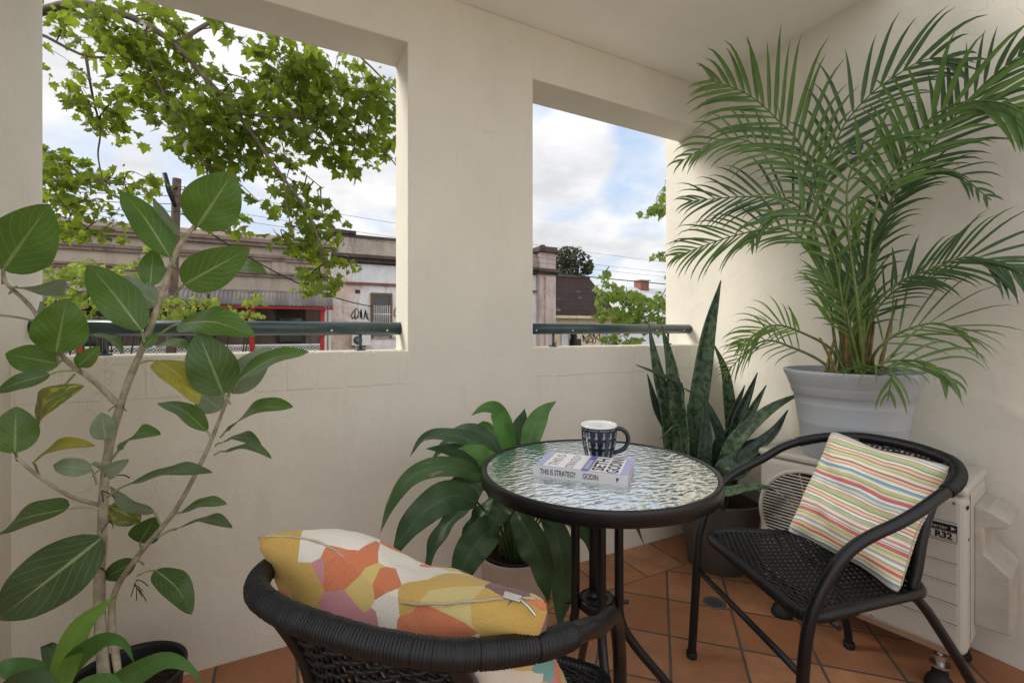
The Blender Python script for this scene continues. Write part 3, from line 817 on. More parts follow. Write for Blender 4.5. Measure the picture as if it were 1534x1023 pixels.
# striped cushion on chair A
TL, TRc, BR_, BL_ = P(1250, 645, 1.47), P(1426, 706, 1.18), P(1335, 873, 1.165), P(1183, 797, 1.46)
t = thing('cushion', (TL+TRc+BR_+BL_)/4, 'square cushion with thin multicoloured stripes propped on the chair by the air conditioner', 'cushion')
W_ = ((TRc-TL).length+(BR_-BL_).length)/2*1.06; H_ = ((TL-BL_).length+(TRc-BR_).length)/2*1.04
place(t, V(t.location), (TRc-TL)+(BR_-BL_), (TL-BL_)+(TRc-BR_))
mb = MB(); cushion_mesh(mb, W_, H_, .12, 2.2)
for q in mb.v: q.y += H_/2
co_ = mb.build('cover', 'striped_cotton', t); co_.location = (0, -H_/2, 0)
mb = MB()
for s in (1, -1):
    pts = [edge_pt(-1+2*i/60, s, W_, H_, 2.2) for i in range(61)]
    mb.tube(pts, .0018, 6)
for s in (1, -1):
    pts = [edge_pt(s, -1+2*i/60, W_, H_, 2.2) for i in range(61)]
    mb.tube(pts, .0018, 6)
mb.build('seam', 'cushion_lining', t)
# patchwork cushion on chair B: zipped edge up, right part sinking over the arm rail
c0 = P(384, 800, .70); c1 = P(808, 926, .51)
fB = V((math.cos(R(39.8)), math.sin(R(39.8)), 0))
down = (fB*.25+V((0, 0, -.36))).normalized()
ex = (c1-c0).normalized()
down = (down-ex*down.dot(ex)).normalized()
WB = (c1-c0).length*1.03; HB = .40
ctr = (c0+c1)/2+down*(HB/2)
t = thing('cushion', ctr, 'zipped cushion with mustard, orange, teal and white patches on the near chair', 'cushion')
place(t, ctr, ex, -down)
mb = MB(); cushion_mesh(mb, WB, HB, .15, 5.1)
# the fold in the upper edge
for q in mb.v:
    u = q.x/(WB/2); v = q.y/(HB/2)
    k = max(0, v)**3
    q.y += k*(-.030*math.exp(-((u+.05)/.28)**2)+.012*math.exp(-((u-.45)/.35)**2))
    q.z += k*.02*math.sin(u*4.0+.6)
mb.build('cover', 'patchwork_cotton', t)
mb = MB(); pts = []
for i in range(81):
    u = -.93+1.86*i/80; v = 1
    y = edge_pt(u, 1, WB, HB, 5.1).y+(-.030*math.exp(-((u+.05)/.28)**2)+.012*math.exp(-((u-.45)/.35)**2))
    pts.append(V((edge_pt(u, 1, WB, HB, 5.1).x, y+.0004+.0008*math.sin(i*.9), .02*math.sin(u*4.0+.6))))
mb.tube(pts, [.0011+.0007*abs(math.sin(i*.7)) for i in range(81)], 6)
z_ = mb.build('zip', 'cushion_lining', t)
e = pts[-6]
mb = MB(); mb.box(e.x-.012, e.x+.010, e.y+.001, e.y+.005, e.z-.004, e.z+.004); mb.tube([e+V((.008, .004, 0)), e+V((.022, .003, .006)), e+V((.030, -.004, .010))], .0018, 6)
mb.build('zip_pull', 'steel', z_, bevel=.001)

# ================================================================== air conditioner
AX = V((1.69, 1.15, 0)); adir = V((.095, -.57, 0)).normalized()
t = thing('air_conditioner', AX, 'boxy off-white outdoor air conditioner unit under the palm pot', 'air conditioner', math.atan2(adir.y, adir.x))
AL, AD, Z0, Z1 = .585, .330, .14, .64
mb = MB(); mb.box(0, AL, 0, AD, Z0, Z1-.028); body = mb.build('casing', 'white_plastic', t, bevel=.022, bseg=4)
mb = MB(); mb.box(-.003, AL+.003, -.003, AD+.003, Z1-.026, Z1); mb.build('lid', 'white_plastic', t, bevel=.010, bseg=3)
fx, fz, fr_ = .178, .415, .165
def ring_xz(mb, prof, n=64):
    o = len(mb.v); mb.lathe(prof, (0, 0, 0), n)
    for q in mb.v[o:]: q.xyz = V((fx+q.x, -q.z, fz+q.y))
mb = MB(); ring_xz(mb, [(fr_-.002, .001), (fr_, .006), (fr_+.008, .007), (fr_+.013, .002), (fr_+.013, -.002)]); mb.build('fan_surround', 'white_plastic', t)
mb = MB(); ring_xz(mb, [(.0001, .0008), (fr_, .0008)], 64); fv = mb.build('fan_opening', 'dark_void', t)
mb = MB()
k = -fr_+.008
while k < fr_-.004:
    L = math.sqrt(fr_**2-k*k)-.001; mb.box(fx-L, fx+L, -.0075, -.003, fz+k-.0021, fz+k+.0021); k += .0118
for a in range(8):
    d = V((math.cos(a*PI/4+.2), 0, math.sin(a*PI/4+.2))); mb.tube([V((fx, -.0025, fz))+d*.04, V((fx, -.0025, fz))+d*(fr_-.001)], .0017, 6)
mb.build('fan_grille', 'white_plastic', t)
mb = MB()
for a in range(3):
    b0 = a*2*PI/3
    o = len(mb.v)
    for i in range(7):
        for j in range(5):
            r = .03+.1*j/4; an = b0+.9*i/6
            mb.v.append(V((fx+r*math.cos(an), -.0014+0*i, fz+r*math.sin(an))))
    for i in range(6):
        for j in range(4): mb.face((o+i*5+j, o+i*5+j+1, o+i*5+j+6, o+i*5+j+5))
mb.build('fan_blade', 'charcoal_pot', t)
mb = MB()
for z in (.530, .470, .410, .350, .290, .230):
    mb.box(.395, .566, -.0022, .004, z-.0045, z-.0012)
mb.build('front_rib', 'white_plastic', t, bevel=.0008, bseg=1)
mb = MB()
for z in (.530, .470, .410, .350, .290, .230):
    mb.box(.395, .566, -.0006, .004, z, z+.0018)
mb.build('rib_shadow_line', 'charcoal_pot', t)  # dark strips painted as the shadow lines above the ribs
def face_text(s, x, z, size, matname, nm, sx=1, bold=0, y=-.0021):
    mb = MB(); M = Matrix(((1, 0, 0, x), (0, 0, -1, y), (0, 1, 0, z), (0, 0, 0, 1)))
    text_into(mb, s, M, size, sx, bold=bold); return mb.build(nm, matname, t)
mb = MB(); mb.box(.486, .566, -.0012, .002, .503, .5235); mb.build('brand_strip', 'black_ink', t)
face_text('Inverter', .520, .5125, .0155, 'white_plastic', 'strip_lettering', 1.0, y=-.0016)
mb = MB(); o = len(mb.v); mb.v += [V((.553, -.0016, .508)), V((.563, -.0016, .5135)), V((.553, -.0016, .519))]; mb.face((o, o+1, o+2), smooth=False); mb.build('strip_arrow', 'white_plastic', t)
mb = MB(); mb.box(.506, .566, -.0012, .002, .476, .5015); mb.build('label_frame', 'black_ink', t)
mb = MB(); mb.box(.5075, .5645, -.0015, .002, .4775, .5000); mb.build('label_sticker', 'white_plastic', t)
face_text('R32', .536, .4885, .0245, 'black_ink', 'label_lettering', 1.0, .0012)
# valve cover with recessed handle on the right-hand end
mb = MB(); mb.prism([(AL-.002, .20), (AL+.070, .20), (AL+.078, .21), (AL+.078, .375), (AL+.024, .425), (AL+.022, .500), (AL+.070, .515), (AL+.078, .535), (AL+.030, .560), (AL-.002, .565)], 0.115, .300, 'y')
vc = mb.build('valve_cover', 'white_plastic_dirty', t, bevel=.006)
mb = MB(); mb.box(-.0006, .003, .352, .3545, Z0+.01, Z1-.03); mb.box(AL-.001, AL+.0008, .055, .057, Z0+.02, Z1-.03); mb.build('panel_gap', 'charcoal_pot', t)
mb = MB()
for (sx_, sz_) in ((.02, .16), (.36, .16), (.56, .16), (.56, .59), (.02, .59)): mb.box(sx_-.004, sx_+.004, -.002, .001, sz_-.004, sz_+.004)
mb.build('screw', 'steel', t, bevel=.0015)
mb = MB(); mb.box(AL-.001, AL+.0015, .012, .03, .575, .585); mb.box(AL-.001, AL+.0015, .03, .036, .48, .487); mb.build('end_slot', 'dark_void', t)
for fxx in (.065, .52):
    for fy in (.045, .285):
        f = MB(); f.lathe([(.0001, 0), (.036, 0), (.038, .008), (.030, .03), (.022, .04), (.018, .062), (.022, .07), (.0001, .07)], (fxx, fy, 0), 24); ft = f.build('foot_mount', 'black_rubber', t)
        f = MB(); f.lathe([(.026, .070), (.026, .076), (.012, .077), (.012, .090), (.016, .090), (.016, .104), (.008, .105), (.008, .142), (.0001, .142)], (fxx, fy, 0), 18, smooth=False); f.build('foot_bolt', 'steel', ft)
mb = MB(); mb.box(.02, AL-.02, .03, .06, .118, .138); mb.box(.02, AL-.02, .27, .30, .118, .138); mb.build('base_rail', 'steel', t)

# ================================================================== potted plants
def pot(t, prof, mat, n=56, nm='pot'):
    mb = MB(); mb.lathe(prof, (0, 0, 0), n); return mb.build(nm, mat, t)
def soil(t, r, z, seed=1):
    mb = MB(); o = 0; n = 28; rings = 7; rs = random.Random(seed)
    mb.v.append(V((0, 0, z+.012)))
    for i in range(1, rings+1):
        for k in range(n):
            a = 2*PI*k/n; rr = r*i/rings
            mb.v.append(V((rr*math.cos(a), rr*math.sin(a), z+.012*(1-(i/rings)**2)+rs.uniform(-.004, .004))))
    for k in range(n): mb.face((0, 1+k, 1+(k+1) % n))
    for i in range(rings-1):
        for k in range(n):
            a = 1+i*n+k; b = 1+i*n+(k+1) % n; mb.face((a, a+n, b+n, b))
    return mb.build('soil', 'soil', t)
def facing(T, p, roll):
    """normal that faces the viewer's side of the room, rolled about the leaf's own axis"""
    v = (p-CAM).normalized()
    S = T.cross(v)
    S = S.normalized() if S.length > 1e-4 else T.orthogonal().normalized()
    N = S.cross(T).normalized()
    if N.dot(v) > 0: N = -N
    return Matrix.Rotation(roll, 3, T) @ N

# ---- areca palm
pc = V((1.865, .912, .64))
t = thing('areca_palm', pc, 'feathery areca palm in a blue-grey plastic pot on the air conditioner', 'palm')
zt = .957-.64
pot(t, [(.0001, .0), (.143, 0), (.148, .006), (.1545, .055), (.1562, .058), (.1564, .061), (.1630, .122), (.1648, .125), (.1650, .129), (.1730, .190), (.1748, .194), (.1750, .198), (.179, .228), (.185, .231), (.184, .238), (.188, .241), (.187, .248), (.191, .251), (.190, .258), (.194, .263), (.204, .290), (.211, .304), (.2125, zt-.004), (.211, zt), (.204, zt), (.199, .285), (.186, .26)], 'grey_pot', 72)
soil(t, .188, .272)
zb = .64+.27
def palm_base(dx, dy): return pc+V((dx, dy, .27))
WALLX = XR-.012
def clampw(p):
    if p.x > WALLX: p = V((WALLX-(p.x-WALLX)*.02, p.y, p.z))
    return p
def frond(ctrl, n, L, mat, upbias=.5, w=.0125, start=.3, droop=.35, bk=0, seed=0, base=None, ang=52, stemr=.006, tilt=0):
    rs = random.Random(seed); n = max(9, int(n*.92)); L *= 1.04
    if L > .13 and .29 < start < .5: start += .09
    pts = [P(*c) for c in ctrl]
    if base is not None: pts = [base]+pts
    path = resample(cr([clampw(q) for q in pts], 10), 60)
    mb = MB(); mb.cur = 0
    mb.tube(path, [stemr*(1-.85*i/60)+.0008 for i in range(61)], 7)
    mb.cur = 1
    for k in range(n):
        s = start+(1-start)*(k+.2)/n
        i = min(59, int(s*60)); p = path[i].lerp(path[i+1], s*60-i)
        T = (path[min(60, i+2)]-path[max(0, i-2)]).normalized()
        v = (CAM-p).normalized()
        Nn = (v*.85+V((0, 0, upbias))+V((-.25, 0, 0))).normalized()
        Nn = (Nn-T*Nn.dot(T)).normalized()
        if tilt: Nn = Matrix.Rotation(tilt, 3, T) @ Nn
        S = T.cross(Nn).normalized()
        e = (k+.5)/n
        Lk = L*(.45+.75*math.sin(PI*min(1, (e*.82+.16))))*rs.uniform(.85, 1.1)
        if e > .85: Lk *= .8
        for sd in (1, -1):
            a = R(ang-26*e+rs.uniform(-6, 6))
            d = (T*math.cos(a)+S*(sd*math.sin(a))+Nn*rs.uniform(.02, .22)).normalized()
            m = 7; q = p.copy(); lp = [q]
            dd = d.copy()
            for j in range(m):
                dd = (dd+V((0, 0, -max(.42, droop)*((j+.3)/m)**2.4*.95*rs.uniform(.7, 1.3)))).normalized()
                q = clampw(q+dd*(Lk/m)); lp.append(q)
            ww = w*.56*rs.uniform(.8, 1.15)
            mb.blade(lp, lambda vv: ww*(min(1, .35+vv*3.2))*max(.02, (1-vv**2.6)), Nn, cup=.35, nu=2)
    ob = mb.build('frond', ['palm_stem', mat], t, pc)
    return ob
B = palm_base
def tt(px, off=0): return 1.66+(1283-px)*(.0012 if px < 1283 else .00135)+off
def C(*pts, off=0): return [(x, y, tt(x, off)) for x, y in pts]
fr_list = [
 (C((1262, 430), (1240, 330), (1205, 228), (1165, 180), (1120, 142), (1062, 119)), 22, .25, 'palm_leaf', dict(start=.52, base=B(-.02, .03), droop=.45, w=.0150, upbias=.15)),
 (C((1272, 420), (1232, 290), (1258, 200), (1298, 148), (1340, 115), (1392, 88), (1440, 98)), 20, .20, 'palm_leaf_dark', dict(start=.45, base=B(.0, .02), droop=.30, w=.0135, upbias=.2)),
 (C((1300, 400), (1315, 300), (1352, 235), (1392, 180), (1440, 154), (1505, 156), (1560, 190), off=-.06), 22, .20, 'palm_leaf', dict(start=.45, base=B(.02, -.02), droop=.55, w=.0150, upbias=.1)),
 (C((1305, 430), (1335, 300), (1400, 215), (1470, 130), (1560, 60), off=.03), 22, .17, 'palm_leaf_dark', dict(start=.42, base=B(.03, -.01), droop=.18, w=.0130, upbias=.3)),
 (C((1268, 450), (1235, 330), (1195, 255), (1145, 222), (1085, 208), (1015, 245)), 20, .17, 'palm_leaf', dict(start=.50, base=B(-.03, .02), droop=.65, w=.0110, upbias=.5)),
 (C((1262, 470), (1238, 360), (1190, 305), (1120, 295), (1030, 302)), 20, .20, 'palm_leaf_dark', dict(start=.45, base=B(-.03, .0), droop=.15, w=.0105, upbias=.6)),
 (C((1260, 480), (1235, 400), (1180, 345), (1105, 352), (1010, 385)), 22, .20, 'palm_leaf', dict(start=.42, base=B(-.04, .01), droop=.6, w=.0105, upbias=.6)),
 (C((1265, 470), (1245, 370), (1205, 318), (1160, 322), (1120, 370), off=-.08), 12, .15, 'palm_leaf', dict(start=.40, base=B(-.03, -.04), droop=.8, w=.0140, upbias=.5)),
 (C((1300, 440), (1320, 340), (1365, 272), (1425, 258), (1485, 300), off=.04), 20, .12, 'palm_leaf_dark', dict(start=.40, base=B(.03, .02), droop=.5, w=.0085, upbias=.7)),
 (C((1305, 470), (1345, 425), (1400, 402), (1460, 385), (1545, 420), off=-.02), 22, .17, 'palm_leaf_dark', dict(start=.42, base=B(.03, -.01), droop=.35, w=.0115, upbias=.8)),
 (C((1300, 490), (1335, 440), (1380, 420), (1430, 405)), 14, .12, 'palm_leaf_dark', dict(start=.40, base=B(.02, -.02), droop=.1, w=.0075, upbias=.8)),
 (C((1250, 530), (1205, 500), (1155, 488), (1105, 520)), 18, .13, 'palm_leaf_bright', dict(start=.42, base=B(-.09, .03), droop=.6, w=.0075, upbias=.6)),
 (C((1235, 545), (1190, 522), (1140, 512), (1085, 560)), 16, .12, 'palm_leaf', dict(start=.40, base=B(-.10, -.02), droop=.6, w=.0055, upbias=.6)),
 (C((1310, 530), (1345, 500), (1400, 484), (1450, 500), off=-.04), 8, .20, 'palm_leaf', dict(start=.35, base=B(.06, -.03), droop=.25, w=.0065, upbias=.8)),
 (C((1318, 548), (1350, 540), (1395, 545), (1425, 575), off=-.16), 15, .17, 'palm_leaf', dict(start=.18, base=B(.08, -.06), droop=1.1, w=.0095, upbias=.8)),
 (C((1312, 552), (1322, 548), (1335, 560), (1330, 600), off=-.22), 9, .13, 'palm_leaf', dict(start=.25, base=B(.05, -.10), droop=1.0, w=.0085, upbias=.8)),
 (C((1252, 520), (1240, 430), (1215, 360), off=-.03), 12, .15, 'palm_leaf_bright', dict(start=.30, base=B(-.05, -.02), droop=.1, w=.0130, upbias=.2, ang=26)),
 (C((1290, 480), (1290, 400), (1325, 335), off=-.04), 16, .17, 'palm_leaf_dark', dict(start=.30, base=B(.02, -.03), droop=.25, w=.0110, upbias=.4, ang=35)),
 (C((1285, 470), (1275, 380), (1290, 300), off=-.02), 10, .12, 'palm_leaf_bright', dict(start=.40, base=B(.0, .0), droop=.2, w=.0105, upbias=.3, ang=34)),
 (C((1285, 460), (1270, 340), (1275, 255), (1330, 205), (1390, 215), off=-.10), 13, .14, 'palm_leaf', dict(start=.45, base=B(.0, -.04), droop=.7, w=.0120, upbias=.4)),
 (C((1275, 500), (1262, 450), (1225, 405), off=-.08), 14, .14, 'palm_leaf', dict(start=.3, base=B(-.02, -.05), droop=.5, w=.0095, upbias=.4, ang=42)),
]
for i, (ct, n, L, m, kw) in enumerate(fr_list): frond(ct, n, L, m, seed=i+11, **kw)
mb = MB(); rs = random.Random(5)
for k in range(16):
    a = rs.uniform(0, 2*PI); r = rs.uniform(.005, .05) if k < 12 else .08
    cx = -.025 if k % 2 else .035
    b0 = B(cx+r*math.cos(a), r*math.sin(a)*.8); tp = b0+V((rs.uniform(-.05, .05)+cx*.6, rs.uniform(-.04, .04), rs.uniform(.16, .34)))
    mb.tube(cr([b0, b0.lerp(tp, .5)+V((0, 0, .01)), tp], 5), [.0085*(1-.6*i/10) for i in range(11)], 8)
mb.build('cane', 'palm_sheath', t, pc)
mb = MB()
for k in range(7):
    b0 = B(.03+rs.uniform(-.05, .05), rs.uniform(-.05, 0)); N0 = V((-.5, -.7, .1))
    d = V((rs.uniform(-.4, .4), rs.uniform(-.3, .1), 1)).normalized()
    mb.blade([b0+d*(.09*i/6)+V((.01*math.sin(i), 0, 0)) for i in range(7)], lambda v: .016*(1-v)**.7+.001, N0, cup=.6, nu=3)
mb.build('old_sheath', 'dead_sheath', t, pc)

# ---- snake plant
sp = V((1.862, 1.475, 0))
t = thing('snake_plant', sp, 'mottled snake plant with upright sword leaves in a charcoal floor pot in the corner', 'snake plant')
pot(t, [(.0001, 0), (.125, 0), (.132, .006), (.178, .24), (.205, .318), (.208, .33), (.203, .335), (.196, .33), (.172, .29)], 'charcoal_pot')
soil(t, .176, .295, 2)
def sword(ctrl, wpx, mat, t0=2.06, tips=0, roll=0., seed=0, cup=.35):
    n = len(ctrl)
    pts = [P(x, y, t0+(tips*(i/(n-1)))) for i, (x, y) in enumerate(ctrl)]
    b = sp+V((max(-.1, min(.1, (pts[0].x-sp.x)*.5)), max(-.1, min(.1, (pts[0].y-sp.y)*.5)), .29))
    path = resample(cr([b]+pts, 8), 26)
    path = [V((min(q.x, XR-.03), min(q.y, YB-.03), q.z)) for q in path]
    hw = wpx*t0/F/2*.88
    Ns = [facing((path[min(i+1, 26)]-path[max(i-1, 0)]).normalized(), path[i], roll) for i in range(27)]
    mb = MB(); mb.blade(path, lambda v: hw*(min(1, .55+v*1.4))*max(.03, (1-max(0, (v-.45)/.55)**2.2)), Ns, cup=cup, nu=6, wave=.05, wk=3, ph=seed)
    ob = mb.build('leaf', mat, t, sp)
    sd = ob.modifiers.new('thickness', 'SOLIDIFY'); sd.thickness = .003
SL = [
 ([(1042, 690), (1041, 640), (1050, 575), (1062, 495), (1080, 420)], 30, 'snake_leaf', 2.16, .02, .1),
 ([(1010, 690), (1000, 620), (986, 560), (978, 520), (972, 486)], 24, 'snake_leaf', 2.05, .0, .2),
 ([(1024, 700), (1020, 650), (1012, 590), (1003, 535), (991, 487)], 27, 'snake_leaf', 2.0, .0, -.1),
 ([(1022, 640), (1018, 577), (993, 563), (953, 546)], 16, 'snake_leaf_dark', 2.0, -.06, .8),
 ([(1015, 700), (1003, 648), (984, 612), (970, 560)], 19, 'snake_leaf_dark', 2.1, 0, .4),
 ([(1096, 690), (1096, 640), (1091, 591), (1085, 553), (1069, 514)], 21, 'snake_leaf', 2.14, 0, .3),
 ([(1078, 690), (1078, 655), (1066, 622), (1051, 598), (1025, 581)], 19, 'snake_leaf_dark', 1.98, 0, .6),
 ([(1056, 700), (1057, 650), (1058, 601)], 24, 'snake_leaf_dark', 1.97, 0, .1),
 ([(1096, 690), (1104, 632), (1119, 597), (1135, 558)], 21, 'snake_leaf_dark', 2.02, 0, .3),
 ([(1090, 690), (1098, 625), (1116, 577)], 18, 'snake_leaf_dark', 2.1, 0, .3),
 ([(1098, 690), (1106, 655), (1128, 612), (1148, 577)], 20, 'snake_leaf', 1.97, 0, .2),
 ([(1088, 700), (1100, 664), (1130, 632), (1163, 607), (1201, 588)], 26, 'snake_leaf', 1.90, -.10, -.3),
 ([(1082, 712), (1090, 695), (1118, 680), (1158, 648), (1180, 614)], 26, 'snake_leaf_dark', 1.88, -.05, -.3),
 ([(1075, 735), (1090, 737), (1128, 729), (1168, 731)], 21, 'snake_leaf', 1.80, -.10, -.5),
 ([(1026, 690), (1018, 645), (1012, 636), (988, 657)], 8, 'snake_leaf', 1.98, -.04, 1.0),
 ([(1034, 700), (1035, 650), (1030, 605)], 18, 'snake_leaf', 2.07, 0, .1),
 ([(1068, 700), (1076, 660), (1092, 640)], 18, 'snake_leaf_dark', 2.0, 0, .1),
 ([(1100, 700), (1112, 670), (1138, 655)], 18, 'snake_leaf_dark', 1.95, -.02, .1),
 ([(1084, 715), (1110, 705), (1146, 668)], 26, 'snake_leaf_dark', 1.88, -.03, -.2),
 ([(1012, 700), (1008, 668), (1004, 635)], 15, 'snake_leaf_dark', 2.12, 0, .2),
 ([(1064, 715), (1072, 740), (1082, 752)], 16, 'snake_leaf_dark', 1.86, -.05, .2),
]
for i, (ct, w, m, t0, tp, rl) in enumerate(SL): sword(ct, w, m, t0, tp, rl, i)

# ---- peace lily behind the table
lp = V((.775, 1.475, 0))
t = thing('peace_lily', lp, 'dark green peace lily with long arching leaves in a beige pot behind the table', 'plant')
pot(t, [(.0001, 0), (.098, 0), (.102, .005), (.126, .285), (.127, .296), (.124, .30), (.119, .296), (.115, .26)], 'beige_pot')
pot(t, [(.100, .12), (.112, .29), (.118, .305), (.115, .308), (.108, .30), (.104, .26)], 'black_pot', 40, 'inner_pot')
soil(t, .107, .27, 3)
def lily(t, org, z0, ctrl, wpx, mat, roll=0, seed=0, pt_r=.05, wave=.10, base_n=0):
    pts = [P(*c) for c in ctrl]
    d = pts[0]-org; d.z = 0
    if d.length > pt_r: d = d.normalized()*pt_r
    b = org+d+V((0, 0, z0))
    stalk = cr([b, b.lerp(pts[0], .5)+V((0, 0, .03)), pts[0]], 6)
    path = resample(cr(pts, 8), 24)
    path = [V((max(XL+.02, min(q.x, XR-.03)), min(q.y, YB-.02), q.z)) for q in path]
    tm = sum(c[2] for c in ctrl)/len(ctrl)
    hw = wpx*tm/F/2
    Ns = []
    for i in range(25):
        T = (path[min(i+1, 24)]-path[max(i-1, 0)]).normalized(); Ns.append(facing(T, path[i], roll))
    mb = MB(); mb.cur = 0; mb.tube(stalk, .0032, 6, cap=False)
    mb.cur = 1
    mb.blade(path, lambda v: hw*max(.015, (math.sin(PI*min(1, v*.94+.05)**.78))**1.02), Ns, cup=.28, nu=8, wave=wave, wk=6, ph=seed*1.7)
    return mb.build('leaf', ['lily_stalk', mat], t, V(t.location))
b0 = 1.50
LL = [
 ([(766, 690, 1.46), (758, 650, 1.44), (744, 614, 1.42), (725, 611, 1.38), (706, 622, 1.34)], 34, 'lily_leaf_bright', .3),
 ([(788, 680, 1.50), (800, 640, 1.53), (815, 615, 1.56), (833, 601, 1.58)], 36, 'lily_leaf_bright', .1),
 ([(786, 690, 1.55), (778, 650, 1.58), (786, 612, 1.60)], 40, 'lily_leaf', .0),
 ([(752, 688, 1.46), (705, 660, 1.42), (660, 650, 1.40), (632, 658, 1.40), (614, 684, 1.40)], 26, 'lily_leaf', .6),
 ([(735, 700, 1.47), (700, 682, 1.44), (665, 673, 1.42), (638, 672, 1.40)], 30, 'lily_leaf', .3),
 ([(750, 704, 1.36), (725, 686, 1.33), (705, 674, 1.31), (686, 672, 1.29)], 36, 'lily_leaf_bright', .2),
 ([(720, 716, 1.44), (690, 701, 1.38), (650, 700, 1.34), (612, 718, 1.31), (585, 758, 1.30), (570, 797, 1.29)], 34, 'lily_leaf_torn', .3),
 ([(715, 752, 1.38), (682, 742, 1.32), (646, 758, 1.28), (613, 790, 1.26), (585, 842, 1.25)], 54, 'lily_leaf', .1),
 ([(712, 748, 1.46), (690, 765, 1.42), (662, 798, 1.38), (648, 826, 1.36), (634, 870, 1.35)], 36, 'lily_leaf', .4),
 ([(742, 790, 1.40), (728, 798, 1.34), (704, 828, 1.30), (690, 862, 1.28), (682, 900, 1.27)], 56, 'lily_leaf', .2),
 ([(772, 765, 1.42), (780, 778, 1.38), (797, 810, 1.34), (812, 845, 1.33), (822, 905, 1.33)], 52, 'lily_leaf', .2),
 ([(812, 770, 1.46), (826, 785, 1.43), (838, 820, 1.41), (842, 870, 1.40), (838, 945, 1.40)], 50, 'lily_leaf', .1),
 ([(800, 760, 1.52), (850, 770, 1.54), (880, 800, 1.55), (893, 850, 1.56)], 34, 'lily_leaf', .5),
 ([(832, 745, 1.56), (900, 735, 1.60), (945, 770, 1.62), (966, 818, 1.63)], 22, 'lily_leaf', .6),
 ([(740, 705, 1.50), (712, 712, 1.52), (680, 735, 1.53), (652, 780, 1.54)], 36, 'lily_leaf', .2),
 ([(735, 730, 1.52), (715, 715, 1.50), (705, 740, 1.46), (690, 775, 1.44)], 40, 'lily_leaf', .1),
 ([(800, 700, 1.6), (840, 670, 1.63), (880, 668, 1.65), (930, 672, 1.64), (957, 690, 1.62)], 22, 'lily_leaf', .6),
 ([(765, 720, 1.40), (742, 700, 1.38), (718, 690, 1.36), (700, 692, 1.34)], 36, 'lily_leaf', .2),
 ([(770, 735, 1.36), (760, 750, 1.33), (745, 775, 1.31), (735, 800, 1.30)], 40, 'lily_leaf', .2),
 ([(740, 745, 1.44), (720, 775, 1.41), (705, 800, 1.40), (712, 838, 1.40)], 38, 'lily_leaf', .5),
 ([(785, 735, 1.44), (800, 715, 1.46), (812, 730, 1.47), (830, 775, 1.47)], 30, 'lily_leaf', .4),
 ([(728, 690, 1.52), (705, 668, 1.54), (676, 662, 1.55), (645, 690, 1.55)], 30, 'lily_leaf', .5),
 ([(748, 690, 1.56), (738, 655, 1.58), (724, 638, 1.59), (708, 655, 1.59)], 26, 'lily_leaf_bright', .3),
 ([(760, 700, 1.54), (735, 660, 1.56), (700, 640, 1.57), (668, 650, 1.57)], 24, 'lily_leaf', .6),
]
for i, (ct, w, m, rl) in enumerate(LL): lily(t, lp, .285, ct, w*.88, m, rl+(i*37%11-5)*.07, i, wave=.20)
mb = MB(); rs = random.Random(9)
for k in range(22):
    a = rs.uniform(0, 2*PI); r = rs.uniform(0, .06); q = lp+V((r*math.cos(a), r*math.sin(a), .28))
    tp = q+V((math.cos(a)*rs.uniform(.03, .12), math.sin(a)*rs.uniform(.03, .12), rs.uniform(.12, .26)))
    mb.tube(cr([q, q.lerp(tp, .5)+V((0, 0, .02)), tp], 4), .0034, 6)
mb.build('stalks', 'lily_stalk', t, lp)

# ---- foreground leafy plant, lower left corner
gp = V((-.335, 1.08, 0))
t = thing('leafy_houseplant', gp, 'low houseplant with broad light green leaves in front of the black fig pot', 'plant')
pot(t, [(.0001, 0), (.08, 0), (.083, .004), (.105, .19), (.107, .2), (.103, .203), (.099, .17)], 'black_pot', 40)
soil(t, .097, .175, 4)
GL = [
 ([(88, 1045, .86), (100, 985, .86), (122, 935, .865), (176, 890, .87)], 36, 'lily_leaf_light', .25),
 ([(70, 1060, .90), (100, 1000, .88), (150, 958, .86), (185, 962, .84), (201, 992, .83)], 34, 'lily_leaf_bright', .5),
 ([(140, 1050, .84), (190, 1015, .80), (245, 988, .77), (285, 1000, .75), (303, 1028, .74)], 36, 'lily_leaf_bright', .3),
 ([(70, 1050, .84), (45, 1015, .82), (10, 1000, .80), (-30, 1010, .79)], 40, 'lily_leaf_bright', .3),
 ([(90, 1050, .95), (85, 1000, .98), (70, 965, 1.0), (85, 985, 1.0)], 26, 'lily_leaf', .2),
 ([(110, 1060, .80), (130, 1030, .77), (165, 1018, .75), (190, 1040, .74)], 34, 'lily_leaf_bright', .3),
 ([(30, 1060, .80), (20, 1030, .78), (60, 1012, .76), (95, 1030, .75)], 34, 'lily_leaf', .3),
]
for i, (ct, w, m, rl) in enumerate(GL): lily(t, gp, .19, ct, w, m, rl, i+40, .05, .06)

# ---- rubber fig
fp = V((-.335, 1.46, 0))
t = thing('rubber_fig', fp, 'tall leggy rubber fig with big veined leaves in a black nursery pot', 'fig plant')
pot(t, [(.0001, 0), (.100, 0), (.104, .005), (.123, .215), (.130, .222), (.131, .238), (.127, .241), (.121, .23), (.116, .18)], 'black_pot')
soil(t, .115, .198, 6)
def branch(ctrl, r0, r1, mat='fig_bark', nm='trunk'):
    pts = [c if isinstance(c, V) else P(*c) for c in ctrl]
    path = resample(cr(pts, 8), 40)
    rs = random.Random(int(r0*1e5))
    mb = MB(); mb.tube(path, [(r0+(r1-r0)*i/40)*(1+.06*math.sin(i*1.7)+.05*rs.random()) for i in range(41)], 12)
    return mb.build(nm, mat, t, fp)
branch([fp+V((-.03, -.02, .195)), (149, 900, 1.19), (153, 800, 1.18), (160, 690, 1.17), (186, 590, 1.16), (218, 510, 1.15), (243, 440, 1.14), (265, 375, 1.13), (292, 338, 1.13)], .0135, .0050)
